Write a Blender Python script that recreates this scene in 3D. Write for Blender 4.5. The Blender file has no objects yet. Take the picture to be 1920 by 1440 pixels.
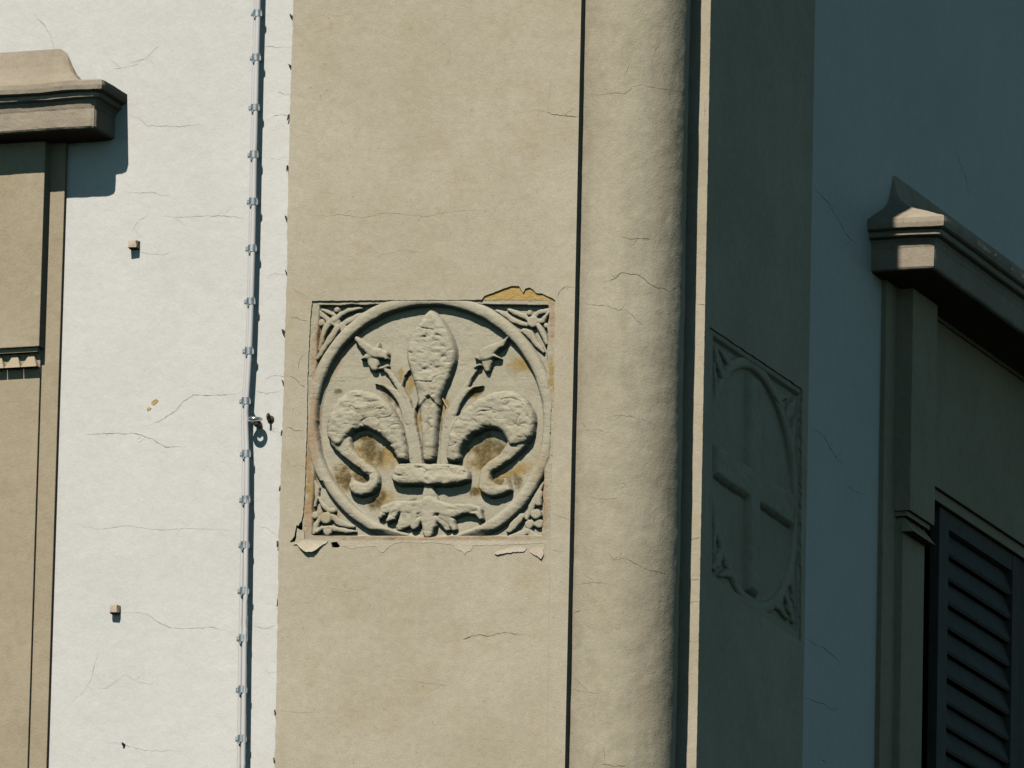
import bpy, bmesh, math, random
import numpy as np
from mathutils import Vector, Matrix
from mathutils.geometry import tessellate_polygon

random.seed(7)
SC = bpy.context.scene
COL = SC.collection

# ------------------------------------------------------------------ camera
AZ, EL, ROLL = math.radians(20.0), math.radians(12.4), math.radians(1.3)
LENS = 400.0
F = LENS / 36.0 * 1920.0            # focal length in pixels of the 1920 px wide photograph
S = 480.0                           # pixels per metre at the facade
P0 = np.array([-0.25, 0.0, 11.0])   # point on the facade at the picture centre
fwd = np.array([-math.sin(AZ) * math.cos(EL), math.cos(AZ) * math.cos(EL), math.sin(EL)])
right0 = np.array([math.cos(AZ), math.sin(AZ), 0.0])
up0 = np.cross(right0, fwd)
right = math.cos(ROLL) * right0 + math.sin(ROLL) * up0
up = math.cos(ROLL) * up0 - math.sin(ROLL) * right0
CAM = P0 - fwd * (F / S)
cam_data = bpy.data.cameras.new('camera')
cam = bpy.data.objects.new('camera', cam_data)
COL.objects.link(cam)
cam_data.lens = LENS
cam_data.sensor_width = 36.0
cam_data.clip_start = 0.5
cam_data.clip_end = 3000.0
m = Matrix.Identity(4)
for i in range(3):
    m[i][0], m[i][1], m[i][2], m[i][3] = right[i], up[i], -fwd[i], CAM[i]
cam.matrix_world = m
SC.camera = cam

# ------------------------------------------------------------------ light
SUN_D = Vector((0.055, 1.0, -1.1)).normalized()      # direction the sunlight travels
world = bpy.data.worlds.new('World')
SC.world = world
world.use_nodes = True
wn = world.node_tree.nodes
bg = wn['Background']
sky = wn.new('ShaderNodeTexSky')
sky.sky_type = 'NISHITA'
sky.sun_disc = False
sky.air_density = 0.5
sky.dust_density = 0.0
sky.ozone_density = 3.0
sky.sun_elevation = math.asin(-SUN_D.z)
sky.sun_rotation = math.radians(183.15)
tint = wn.new('ShaderNodeMix')
tint.data_type = 'RGBA'
tint.blend_type = 'MULTIPLY'
tint.inputs[0].default_value = 1.0
tint.inputs[7].default_value = (0.93, 1.08, 0.78, 1.0)
world.node_tree.links.new(sky.outputs[0], tint.inputs[6])
world.node_tree.links.new(tint.outputs[2], bg.inputs[0])
bg.inputs[1].default_value = 0.081
sl = bpy.data.lights.new('sun', 'SUN')
sl.energy = 5.0
sl.angle = math.radians(0.5)
sl.color = (1.0, 0.955, 0.87)
sun = bpy.data.objects.new('sun', sl)
COL.objects.link(sun)
sun.rotation_euler = SUN_D.to_track_quat('-Z', 'Y').to_euler()
sun.location = (-5, -30, 40)
SC.view_settings.view_transform = 'Standard'
SC.view_settings.look = 'None'
SC.view_settings.exposure = 0.02
SC.view_settings.gamma = 1.0
SC.cycles.diffuse_bounces = 0


# ------------------------------------------------------------------ helpers: rays, noise, meshes
def ray(px, py):
    px = np.asarray(px, float)[..., None]
    py = np.asarray(py, float)[..., None]
    return fwd * F + right * (px - 960.0) + up * (720.0 - py)


def on_y(px, py, y):
    """point of the plane y = const seen at a pixel of the photograph"""
    d = ray(px, py)
    t = (y - CAM[1]) / d[..., 1:2]
    return CAM + d * t


def on_x(px, py, x):
    d = ray(px, py)
    t = (x - CAM[0]) / d[..., 0:1]
    return CAM + d * t


_rng = np.random.RandomState(11)
_tab = _rng.rand(256, 256)


def vn(x, y, seed=0):
    x = np.asarray(x, float) + seed * 17.31
    y = np.asarray(y, float) + seed * 31.77
    xi, yi = np.floor(x).astype(int), np.floor(y).astype(int)
    fx, fy = x - xi, y - yi
    fx, fy = fx * fx * (3 - 2 * fx), fy * fy * (3 - 2 * fy)
    a, b = _tab[xi & 255, yi & 255], _tab[(xi + 1) & 255, yi & 255]
    c, d = _tab[xi & 255, (yi + 1) & 255], _tab[(xi + 1) & 255, (yi + 1) & 255]
    return ((a * (1 - fx) + b * fx) * (1 - fy) + (c * (1 - fx) + d * fx) * fy) * 2 - 1


def fbm(x, y, scale, octs=4, seed=0):
    s, a = 0.0, 1.0
    for o in range(octs):
        s = s + a * vn(x / scale * 2 ** o, y / scale * 2 ** o, seed + o * 3)
        a *= 0.5
    return s


def tag(o, label=None, cat=None, group=None, kind=None):
    for k, v in (('label', label), ('category', cat), ('group', group), ('kind', kind)):
        if v:
            o[k] = v
    return o


def thing(name, loc, label, cat, group=None):
    o = bpy.data.objects.new(name, None)
    COL.objects.link(o)
    o.location = loc
    o.empty_display_size = 0.2
    return tag(o, label, cat, group)


def wloc(o):
    p = Vector((0, 0, 0))
    while o is not None:
        p += o.location
        o = o.parent
    return p


def link(name, me, mats, parent=None, smooth=False):
    o = bpy.data.objects.new(name, me)
    COL.objects.link(o)
    for mt in (mats if isinstance(mats, (list, tuple)) else [mats]):
        me.materials.append(mt)
    if parent is not None:
        o.parent = parent
    if smooth:
        me.polygons.foreach_set('use_smooth', [True] * len(me.polygons))
    return o


class MB:
    """collects faces in world coordinates, then links them as ONE mesh object"""
    def __init__(self):
        self.v, self.f, self.m = [], [], []

    def add(self, vs, fs, mat=0):
        b = len(self.v)
        self.v += [tuple(map(float, p)) for p in vs]
        self.f += [tuple(b + i for i in f) for f in fs]
        self.m += [mat] * len(fs)

    def box(self, lo, hi, mat=0):
        x0, y0, z0 = lo
        x1, y1, z1 = hi
        self.add([(x0, y0, z0), (x1, y0, z0), (x1, y1, z0), (x0, y1, z0), (x0, y0, z1), (x1, y0, z1), (x1, y1, z1), (x0, y1, z1)],
                 [(0, 3, 2, 1), (4, 5, 6, 7), (0, 1, 5, 4), (1, 2, 6, 5), (2, 3, 7, 6), (3, 0, 4, 7)], mat)

    def tube(self, pts, rad, n=10, mat=0, cap=True):
        pts = [Vector(p) for p in pts]
        rs = rad if isinstance(rad, (list, tuple)) else [rad] * len(pts)
        vs, fs = [], []
        ref = Vector((0.3, 0.2, 0.93)).normalized()
        for i, p in enumerate(pts):
            d = (pts[min(i + 1, len(pts) - 1)] - pts[max(i - 1, 0)]).normalized()
            r_ = ref if abs(d.dot(ref)) < 0.93 else Vector((1, 0, 0))
            a = d.cross(r_).normalized()
            b = d.cross(a).normalized()
            for k in range(n):
                t = 2 * math.pi * k / n
                vs.append(p + (a * math.cos(t) + b * math.sin(t)) * rs[i])
        for i in range(len(pts) - 1):
            for k in range(n):
                k2 = (k + 1) % n
                fs.append((i * n + k, i * n + k2, (i + 1) * n + k2, (i + 1) * n + k))
        if cap:
            fs.append(tuple(range(n)))
            fs.append(tuple((len(pts) - 1) * n + k for k in range(n)))
        self.add(vs, fs, mat)

    def ribbon(self, pts, wid, side, mat=0):
        """thin strip along 3D points; side(i) gives the sideways unit vector"""
        vs, fs = [], []
        n = len(pts)
        for i, p in enumerate(pts):
            w = wid(i / (n - 1))
            s = side(i)
            vs += [p + s * w, p - s * w]
        for i in range(n - 1):
            fs.append((2 * i, 2 * i + 1, 2 * i + 3, 2 * i + 2))
        self.add(vs, fs, mat)

    def build(self, name, mats, parent=None, smooth=False, weld=False, bevel=0.0):
        me = bpy.data.meshes.new(name)
        off = wloc(parent) if parent is not None else Vector((0, 0, 0))
        me.from_pydata([(x - off.x, y - off.y, z - off.z) for x, y, z in self.v], [], self.f)
        me.polygons.foreach_set('material_index', self.m)
        bm = bmesh.new()
        bm.from_mesh(me)
        if weld:
            bmesh.ops.remove_doubles(bm, verts=bm.verts, dist=1e-5)
        bmesh.ops.recalc_face_normals(bm, faces=bm.faces)
        if bevel:
            bmesh.ops.bevel(bm, geom=[e for e in bm.edges if len(e.link_faces) == 2 and e.calc_face_angle(0) > 0.5],
                            offset=bevel, segments=2, affect='EDGES', profile=0.6)
        bm.to_mesh(me)
        bm.free()
        me.update()
        return link(name, me, mats, parent, smooth)


def grid_mesh(name, P, keep, mats, parent, attr=None):
    """P: (R, C, 3) world points; keep: (R-1, C-1) bool cells; attr: dict name -> (R, C)"""
    R, C, _ = P.shape
    idx = np.full((R, C), -1)
    used = np.zeros((R, C), bool)
    used[:-1, :-1] |= keep
    used[1:, :-1] |= keep
    used[:-1, 1:] |= keep
    used[1:, 1:] |= keep
    idx[used] = np.arange(used.sum())
    a, b, c, d = idx[:-1, :-1][keep], idx[1:, :-1][keep], idx[1:, 1:][keep], idx[:-1, 1:][keep]
    faces = np.stack([a, b, c, d], 1).astype(np.int32)
    V = P[used] - np.array(wloc(parent))
    me = bpy.data.meshes.new(name)
    me.vertices.add(len(V))
    me.vertices.foreach_set('co', V.astype(np.float32).ravel())
    me.loops.add(faces.size)
    me.loops.foreach_set('vertex_index', faces.ravel())
    me.polygons.add(len(faces))
    me.polygons.foreach_set('loop_start', np.arange(0, faces.size, 4, dtype=np.int32))
    me.update(calc_edges=True)
    for k, v in (attr or {}).items():
        at = me.attributes.new(k, 'FLOAT', 'POINT')
        at.data.foreach_set('value', v[used].astype(np.float32))
    me.validate()
    return link(name, me, mats, parent, smooth=True)


# ------------------------------------------------------------------ materials
def nd(nt, t, **kw):
    n = nt.nodes.new(t)
    for k, v in kw.items():
        setattr(n, k, v)
    return n


def noise(nt, vec, scale, detail=4.0, rough=0.55, stretch=None):
    L = nt.links.new
    if stretch:
        mp = nd(nt, 'ShaderNodeMapping')
        mp.inputs['Scale'].default_value = stretch
        L(vec, mp.inputs['Vector'])
        vec = mp.outputs[0]
    n = nd(nt, 'ShaderNodeTexNoise')
    n.inputs['Scale'].default_value = scale
    n.inputs['Detail'].default_value = detail
    n.inputs['Roughness'].default_value = rough
    L(vec, n.inputs['Vector'])
    return n.outputs['Fac']


def ramp(nt, fac, a, b, ca=(0, 0, 0, 1), cb=(1, 1, 1, 1)):
    r = nd(nt, 'ShaderNodeValToRGB')
    r.color_ramp.elements[0].position = a
    r.color_ramp.elements[1].position = b
    r.color_ramp.elements[0].color = ca
    r.color_ramp.elements[1].color = cb
    nt.links.new(fac, r.inputs[0])
    return r.outputs[0]


def mix(nt, fac, a, b, mode='MIX'):
    n = nd(nt, 'ShaderNodeMix', data_type='RGBA', blend_type=mode)
    L = nt.links.new
    for sock, v in ((n.inputs[0], fac), (n.inputs[6], a), (n.inputs[7], b)):
        if isinstance(v, (int, float)):
            sock.default_value = v
        elif isinstance(v, tuple):
            sock.default_value = (*v[:3], 1.0)
        else:
            L(v, sock)
    return n.outputs[2]


def math_n(nt, op, a, b):
    n = nd(nt, 'ShaderNodeMath', operation=op)
    for i, v in enumerate((a, b)):
        if isinstance(v, (int, float)):
            n.inputs[i].default_value = v
        else:
            nt.links.new(v, n.inputs[i])
    return n.outputs[0]


def plaster(name, base, dark, stain, stain_amt=0.5, fine=0.0022, coarse=0.006, speck=0.35, streak=0.0, rough=0.92, attr=False, mott=1.0):
    mt = bpy.data.materials.new(name)
    mt.use_nodes = True
    nt = mt.node_tree
    L = nt.links.new
    p = nt.nodes['Principled BSDF']
    p.inputs['Roughness'].default_value = rough
    p.inputs['Specular IOR Level'].default_value = 0.18
    tc = nd(nt, 'ShaderNodeTexCoord')
    v = tc.outputs['Object']
    c = mix(nt, ramp(nt, noise(nt, v, 1.7, 6, 0.62), 0.32, 0.7), base, dark)
    c = mix(nt, math_n(nt, 'MULTIPLY', ramp(nt, noise(nt, v, 6.5, 5, 0.7), 0.52, 0.78), stain_amt), c, stain)
    if streak:
        st = ramp(nt, noise(nt, v, 5.0, 4, 0.6, (1.6, 1.6, 0.16)), 0.5, 0.8)
        c = mix(nt, math_n(nt, 'MULTIPLY', st, streak), c, dark)
    g = ramp(nt, noise(nt, v, 190.0, 3, 0.7), 0.25, 0.75, (1 - 0.14 * mott,) * 3 + (1,), (1 + 0.10 * mott,) * 3 + (1,))
    c = mix(nt, 1.0, c, g, 'MULTIPLY')
    g2 = ramp(nt, noise(nt, v, 34.0, 4, 0.65), 0.3, 0.72, (1 - 0.07 * mott, 1 - 0.075 * mott, 1 - 0.09 * mott, 1), (1 + 0.05 * mott,) * 3 + (1,))
    c = mix(nt, 1.0, c, g2, 'MULTIPLY')
    sp = ramp(nt, noise(nt, v, 75.0, 2, 0.5), 0.69, 0.76)
    c = mix(nt, math_n(nt, 'MULTIPLY', sp, speck), c, tuple(x * 0.45 for x in dark))
    if attr:
        for nm, col in (('ochre', (0.31, 0.205, 0.07)), ('brown', (0.10, 0.072, 0.03)), ('rust', (0.328, 0.211, 0.125))):
            a = nd(nt, 'ShaderNodeAttribute', attribute_name=nm)
            k = math_n(nt, 'MULTIPLY', a.outputs['Fac'], ramp(nt, noise(nt, v, 30.0, 7, 0.8), 0.24, 0.56))
            c = mix(nt, k, c, col)
    L(c, p.inputs['Base Color'])
    b1 = nd(nt, 'ShaderNodeBump')
    b1.inputs['Distance'].default_value = coarse
    b1.inputs['Strength'].default_value = 1.0
    L(noise(nt, v, 14.0, 5, 0.55), b1.inputs['Height'])
    b2 = nd(nt, 'ShaderNodeBump')
    b2.inputs['Distance'].default_value = fine
    b2.inputs['Strength'].default_value = 1.0
    L(noise(nt, v, 120.0, 4, 0.65), b2.inputs['Height'])
    L(b1.outputs[0], b2.inputs['Normal'])
    L(b2.outputs[0], p.inputs['Normal'])
    return mt


def simple(name, col, rough=0.6, metal=0.0, var=0.25, scale=40.0, bump=0.0):
    mt = bpy.data.materials.new(name)
    mt.use_nodes = True
    nt = mt.node_tree
    p = nt.nodes['Principled BSDF']
    p.inputs['Roughness'].default_value = rough
    p.inputs['Metallic'].default_value = metal
    tc = nd(nt, 'ShaderNodeTexCoord')
    n = noise(nt, tc.outputs['Object'], scale, 4, 0.6)
    c = mix(nt, ramp(nt, n, 0.3, 0.7), tuple(x * (1 - var) for x in col), tuple(min(1, x * (1 + var)) for x in col))
    nt.links.new(c, p.inputs['Base Color'])
    if bump:
        b = nd(nt, 'ShaderNodeBump')
        b.inputs['Distance'].default_value = bump
        nt.links.new(n, b.inputs['Height'])
        nt.links.new(b.outputs[0], p.inputs['Normal'])
    return mt


M = {
    'white': plaster('white_plaster', (0.612, 0.592, 0.56), (0.558, 0.546, 0.515), (0.538, 0.495, 0.437), 0.42, 0.0007, 0.0030, 0.22, 0.25, mott=0.5),
    'beige': plaster('beige_plaster', (0.462, 0.405, 0.315), (0.385, 0.334, 0.243), (0.365, 0.305, 0.185), 0.7, 0.0012, 0.004, 0.5, 0.5),
    'column': plaster('column_plaster', (0.425, 0.378, 0.285), (0.343, 0.296, 0.212), (0.242, 0.207, 0.139), 0.6, 0.0015, 0.004, 0.45, 0.8),
    'frame': plaster('window_stone', (0.393, 0.327, 0.232), (0.336, 0.276, 0.188), (0.271, 0.214, 0.136), 0.6, 0.0012, 0.003, 0.4, 0.45),
    'cornice': plaster('cornice_stone', (0.379, 0.320, 0.245), (0.281, 0.232, 0.177), (0.190, 0.150, 0.108), 0.65, 0.0016, 0.003, 0.5, 0.8),
    'relief': plaster('relief_stone', (0.415, 0.375, 0.285), (0.36, 0.32, 0.232), (0.289, 0.254, 0.168), 0.5, 0.0022, 0.004, 0.5, 0.0, attr=True),
    'flake': plaster('peeled_plaster', (0.499, 0.437, 0.343), (0.437, 0.370, 0.281), (0.359, 0.289, 0.199), 0.5, 0.002, 0.005, 0.4),
    'ochre': plaster('old_ochre_plaster', (0.484, 0.343, 0.133), (0.390, 0.257, 0.086), (0.257, 0.148, 0.055), 0.9, 0.004, 0.012, 0.8),
    'core': plaster('dark_mortar', (0.10, 0.085, 0.06), (0.07, 0.06, 0.045), (0.05, 0.04, 0.03), 0.6, 0.004, 0.01, 0.5),
    'crack': simple('crack_dark', (0.12, 0.095, 0.065), 0.95),
    'faint': simple('crack_faint', (0.40, 0.355, 0.29), 0.95, var=0.12),
    'pvc': simple('pale_pvc', (0.55, 0.53, 0.515), 0.42, var=0.06, scale=6.0),
    'steel': simple('galvanised_steel', (0.50, 0.50, 0.50), 0.42, 1.0, 0.25, 60.0),
    'bright_steel': simple('bright_steel', (0.62, 0.62, 0.62), 0.22, 1.0, 0.1, 60.0),
    'iron': simple('dark_iron', (0.055, 0.05, 0.045), 0.55, 0.4, 0.4, 60.0, 0.001),
    'rust': simple('rusty_iron', (0.075, 0.04, 0.025), 0.85, 0.1, 0.5, 90.0, 0.001),
    'shutter': simple('dark_shutter_wood', (0.042, 0.042, 0.036), 0.8, 0.0, 0.25, 12.0),
    'peg': plaster('peg_stone', (0.60, 0.50, 0.40), (0.52, 0.41, 0.31), (0.44, 0.29, 0.16), 0.7, 0.003, 0.004, 0.5),
    'ground': plaster('street_paving', (0.055, 0.054, 0.052), (0.045, 0.044, 0.043), (0.035, 0.034, 0.033), 0.5, 0.004, 0.01, 0.4),
}

# ------------------------------------------------------------------ ground
g = MB()
g.add([(-400, -400, 0), (400, -400, 0), (400, 400, 0), (-400, 400, 0)], [(0, 1, 2, 3)])
tag(g.build('ground', M['ground']), kind='structure')

# ------------------------------------------------------------------ building
ZT, ZB = 17.5, 0.0
PXM = 1.0 / S
XA = float(on_y(1074.5, 720, 0.0)[0])            # right edge of the sunlit pilaster
NOTCH = 184 * PXM
XB = XA + NOTCH                                  # plane of the shaded side
YN = NOTCH                                       # end face of the shaded pilaster
XB = float(on_y(1319.5, 720, YN)[0])
YPB = float(on_x(1516.5, 720, XB)[1])            # far edge of the shaded pilaster
YW = 0.012                                       # white wall, sunlit side
XW = XB - 0.008                                  # white wall, shaded side
bld = thing('corner_building', (XA, YN, 0.0), 'plastered building corner with white walls, beige pilasters and a round corner column', 'building')


def jag(pts, amp=1.0, step=6.0, seed=1, closed=False):
    """subdivide a pixel polyline and shake it sideways a little"""
    rnd = random.Random(seed)
    out = []
    n = len(pts)
    for i in range(n if closed else n - 1):
        a, b = pts[i], pts[(i + 1) % n]
        d = math.hypot(b[0] - a[0], b[1] - a[1])
        k = max(1, int(d / step))
        for j in range(k):
            t = j / k
            s = amp if j else amp * 0.3
            out.append((a[0] + (b[0] - a[0]) * t + rnd.uniform(-s, s), a[1] + (b[1] - a[1]) * t + rnd.uniform(-s, s)))
    if not closed:
        out.append(pts[-1])
    return out


def crack(mb, pts, wpx=0.8, mat=1, surf=None, seed=1, amp=1.3):
    """a hairline crack following photographed points, laid just proud of its surface"""
    px = jag(pts, amp, 5.0, seed)
    P = [surf(x, y) for x, y in px]
    rnd = random.Random(seed + 5)
    ws = [wpx * 0.62 * PXM * 0.5 * rnd.uniform(0.35, 1.3) for _ in P]

    def side(i):
        a, b = P[max(0, i - 1)], P[min(len(P) - 1, i + 1)]
        d = b - a
        v = np.array(CAM) - P[i]
        s = np.cross(d, v)
        return s / (np.linalg.norm(s) + 1e-9)

    if len(px) > 9 and amp > 1.0:                       # side branches
        for _ in range(rnd.choice((0, 1, 1, 2))):
            k = rnd.randrange(2, len(px) - 3)
            x, y = px[k]
            sx, sy = rnd.choice((-1, 1)), rnd.choice((-1, 1))
            br = [(x, y)]
            for j in range(rnd.randrange(2, 5)):
                x, y = x + sx * rnd.uniform(2, 8), y + sy * rnd.uniform(2, 7)
                br.append((x, y))
            crack(mb, br, wpx * 0.6, mat, surf, seed + 900, 0.6)

    def wid(t):
        return ws[int(t * (len(ws) - 1) + 0.5)] * min(1.0, 0.15 + 4 * t, 0.15 + 4 * (1 - t))
    mb.ribbon(P, wid, side, mat)


def syA(off):
    return lambda x, y: on_y(x, y, off)


def sxB(off):
    return lambda x, y: on_x(x, y, off)


# --- sunlit white wall
XPL = float(on_y(532, 720, 0.0)[0])              # left edge of the sunlit pilaster
w = MB()
w.box((-9.0, YW, ZB), (XPL + 0.03, 0.5, ZT))
for i, (pts, wd, mt) in enumerate([
    ([(156, 815), (205, 812), (256, 813), (285, 822), (310, 838), (350, 838)], 1.0, 1),
    ([(270, 801), (298, 790), (330, 770), (345, 752), (362, 740), (400, 741), (440, 739), (458, 733)], 1.0, 1),
    ([(476, 732), (500, 738), (515, 735), (533, 730)], 0.8, 1), ([(497, 710), (515, 704), (535, 706)], 0.8, 1),
    ([(240, 215), (262, 222), (275, 235), (300, 236), (340, 237), (380, 233)], 1.0, 2),
    ([(240, 118), (275, 110), (290, 92), (300, 85)], 0.9, 2), ([(210, 130), (232, 126), (262, 120)], 0.8, 2),
    ([(231, 360), (262, 362), (280, 360), (320, 369)], 0.9, 2),
    ([(300, 404), (330, 408), (372, 405), (420, 404), (466, 410)], 0.9, 2),
    ([(258, 469), (275, 475), (300, 478), (330, 470)], 0.7, 2), ([(246, 440), (250, 428), (260, 414), (280, 402)], 0.7, 2),
    ([(222, 1149), (260, 1148), (277, 1152), (300, 1168), (323, 1178), (360, 1178), (400, 1176), (440, 1186)], 0.9, 2),
    ([(476, 1175), (500, 1178), (517, 1172)], 0.8, 2), ([(132, 1318), (155, 1300), (170, 1275), (185, 1215)], 0.7, 2),
    ([(175, 1290), (200, 1290), (235, 1265), (260, 1280), (300, 1284)], 0.7, 2),
    ([(198, 1395), (215, 1392), (232, 1396), (262, 1405), (300, 1408), (340, 1406)], 0.7, 2),
    ([(480, 88), (500, 87), (549, 89)], 0.9, 2), ([(500, 225), (512, 218), (530, 215), (546, 218)], 1.0, 1),
    ([(520, 172), (535, 177), (546, 178)], 0.8, 2), ([(480, 985), (500, 990), (522, 1005)], 0.7, 2),
    ([(520, 800), (505, 806), (530, 812)], 0.7, 2), ([(106, 150), (110, 122), (95, 65), (60, 20)], 0.8, 2),
    ([(130, 980), (180, 992), (240, 985), (300, 994), (360, 990), (445, 996)], 0.7, 2),
    ([(500, 295), (520, 300), (540, 292)], 0.7, 2), ([(498, 520), (515, 512), (536, 515)], 0.7, 2),
    ([(490, 1250), (505, 1262), (520, 1259)], 0.7, 2),
]):
    crack(w, pts, wd, mt, syA(YW - 0.0012), i)
# two chips where the coat has come off
for i, c in enumerate([[(283, 756), (286, 752), (292, 748), (297, 750), (294, 755), (288, 760)], [(275, 766), (279, 763), (284, 765), (281, 769), (276, 770)]]):
    P = [on_y(x, y, YW - 0.0015) for x, y in jag(c, 0.4, 2.0, i, True)]
    w.add(P, [tuple(range(len(P)))], 3)
tag(w.build('wall', [M['white'], M['crack'], M['faint'], M['ochre']], bld), 'sunlit white plaster wall')

# --- sunlit beige pilaster with the recess for the carved panel
left_edge = [(550, 0), (549, 35), (546, 125), (543, 222), (541, 318), (539, 408), (538, 512), (535, 610), (532, 720), (529, 815), (525, 920),
             (522, 1025), (521, 1130), (519, 1250), (517, 1340), (515, 1440)]
le = [on_y(x, y, 0.0) for x, y in jag(left_edge, 0.9, 9.0, 3)]
outer = [(XPL + 0.001, ZT)] + [(float(p[0]), float(p[2])) for p in le] + [(XPL, ZB), (XA, ZB), (XA, ZT)]
hole_px = [(585, 564), (640, 563.5), (720, 563), (800, 562.5), (860, 562.5), (880, 562), (903, 562), (908, 555), (925, 549), (944, 541), (957, 536.5),
           (973, 536.5), (977, 543), (981, 549), (985, 541), (993, 539), (1000, 543), (1005, 549), (1016, 550), (1028, 556), (1036, 559), (1041, 563),
           (1040, 640), (1038, 760), (1036, 860), (1033, 950), (1030, 1012), (960, 1012), (860, 1012), (760, 1013), (680, 1013), (620, 1012),
           (571, 1011), (569, 993), (563, 994), (557, 990), (556.5, 996), (555.5, 1008), (553, 1015), (546, 1017), (543.5, 1015.5), (548, 1011), (552, 1005), (554.5, 991), (556, 984),
           (559, 986), (565, 977), (568, 965), (570, 940), (572, 900), (573.5, 850), (575.5, 800), (576, 740), (578, 680), (580.5, 620), (582.5, 590)]
hole = [on_y(x, y, 0.0) for x, y in jag(hole_px, 0.55, 5.0, 9, True)]
hole = [(float(p[0]), float(p[2])) for p in hole]
chip = [on_y(x, y, 0.0) for x, y in [(620.5, 1017), (631.5, 1015.5), (635.5, 1021), (638, 1024.5), (634, 1026.5), (622.5, 1026.5)]]
chip = [(float(p[0]), float(p[2])) for p in chip]
tris = tessellate_polygon([[Vector((x, z, 0)) for x, z in lp] for lp in (outer, hole, chip)])
pts2 = outer + hole + chip
pil = MB()
pil.add([(x, 0.0, z) for x, z in pts2], [tuple(t) for t in tris])
for lp, dep in ((outer, 0.0), (hole, 0.055), (chip, 0.045)):
    n = len(lp)
    for i in range(n):
        (x0, z0), (x1, z1) = lp[i], lp[(i + 1) % n]
        dd = dep if dep else (YN if (x0 > XA - 1e-4 and x1 > XA - 1e-4) else 0.03)
        pil.add([(x0, 0, z0), (x1, 0, z1), (x1, dd, z1), (x0, dd, z0)], [(0, 1, 2, 3)])
for i, (pts, wd, mt) in enumerate([
    ([(1022, 209), (1040, 215), (1060, 217), (1087, 218)], 1.6, 1), ([(995, 204), (1022, 209)], 0.8, 2),
    ([(555, 395), (590, 405), (640, 402), (680, 408), (720, 398), (760, 402), (800, 405), (850, 396), (890, 393), (930, 400)], 0.9, 2),
    ([(640, 402), (655, 395), (670, 396)], 0.8, 2), ([(1030, 182), (1031, 168), (1032, 152)], 2.2, 2),
    ([(868, 1199), (885, 1192), (900, 1190), (915, 1193), (940, 1186), (985, 1190)], 1.2, 1), ([(868, 1199), (878, 1195), (885, 1192)], 2.4, 1),
    ([(780, 1276), (800, 1282), (820, 1281), (840, 1286)], 0.9, 2),
    ([(541, 595), (555, 595), (565, 600), (580, 603)], 1.0, 1), ([(540, 704), (548, 707), (556, 712), (562, 721), (573, 726)], 1.0, 1),
    ([(535, 802), (540, 800), (546, 803), (550, 807), (571, 807)], 1.2, 1), ([(576, 660), (566, 668), (560, 682), (557, 695)], 0.9, 1),
    ([(1042, 560), (1046, 554), (1048, 548), (1056, 540), (1066, 535)], 1.0, 1), ([(1062, 538), (1078, 538)], 0.9, 2),
    ([(536, 872), (560, 873), (573, 874)], 0.7, 2), ([(548, 540), (560, 548), (582, 562)], 0.8, 2),
    ([(1034, 960), (1050, 968), (1068, 975)], 0.8, 2), ([(1031, 1030), (1050, 1034), (1064, 1033)], 0.8, 2),
    ([(800, 1034), (812, 1045), (818, 1056)], 0.7, 2), ([(520, 1330), (560, 1336), (600, 1334)], 0.7, 2),
    ([(840, 60), (845, 95), (838, 130), (846, 160)], 0.5, 2), ([(600, 25), (640, 30), (660, 22)], 0.6, 2),
    ([(1085, 1240), (1040, 1236), (1000, 1246)], 0.0001, 2),
    ([(680, 470), (720, 476), (760, 468), (800, 474)], 0.7, 2), ([(610, 1100), (650, 1108), (690, 1102)], 0.6, 2),
    ([(536, 1020), (543.5, 1016)], 1.4, 1),
]):
    crack(pil, pts, wd, mt, syA(-0.0012), i + 50)


def z5(p):
    return (500 + p[0] / 7.385, 960 + p[1] / 7.385)


def z4(p):
    return (800 + p[0] / 5.142, 780 + p[1] / 5.142)


def flap(mb, poly, lift, seed, thick=0.0025, off=0.002):
    """a lip of loose plaster: flush at its top, curling outwards towards its lower edge"""
    poly = jag(poly, 0.7, 3.0, seed, True)
    ys = [p[1] for p in poly]
    y0, y1 = min(ys), max(ys)
    loop = []
    for x, y in poly:
        t = (y - y0) / (y1 - y0)
        q = on_y(x, y, 0.0)
        loop.append((float(q[0]), -off - lift * t ** 1.5, float(q[2])))
    cx = sum(p[0] for p in loop) / len(loop)
    tri = tessellate_polygon([[Vector((p[0], p[2], 0)) for p in loop]])
    b = [(p[0], p[1] + thick if p[1] + thick < -0.0005 else -0.0006, p[2]) for p in loop]
    n = len(loop)
    mb.add(loop, [tuple(t) for t in tri], 3)
    mb.add(b, [tuple(t) for t in tri], 3)
    mb.add(loop + b, [(i, (i + 1) % n, n + (i + 1) % n, n + i) for i in range(n)], 3)


flap(pil, [z5(p) for p in [(372, 452), (425, 450), (450, 478), (480, 508), (525, 545), (580, 565), (650, 562), (690, 540), (720, 512), (770, 470), (835, 425), (850, 402), (700, 400), (560, 392), (500, 390), (430, 425)]], 0.016, 1)
flap(pil, [z5(p) for p in [(985, 405), (1010, 430), (1040, 468), (1120, 488), (1200, 515), (1260, 490), (1340, 485), (1500, 470), (1560, 545), (1620, 560), (1650, 520), (1760, 440), (1850, 420), (2000, 425), (2200, 430), (2330, 420), (2330, 400), (1700, 398), (1300, 402)]], 0.0006, 2, 0.0015, 0.0008)
flap(pil, [z4(p) for p in [(60, 1222), (240, 1240), (300, 1290), (345, 1305), (365, 1340), (385, 1310), (430, 1295), (445, 1250), (600, 1246), (900, 1238), (1140, 1225), (1140, 1214), (600, 1205), (60, 1205)]], 0.0016, 3, 0.0015, 0.0008)
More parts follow.
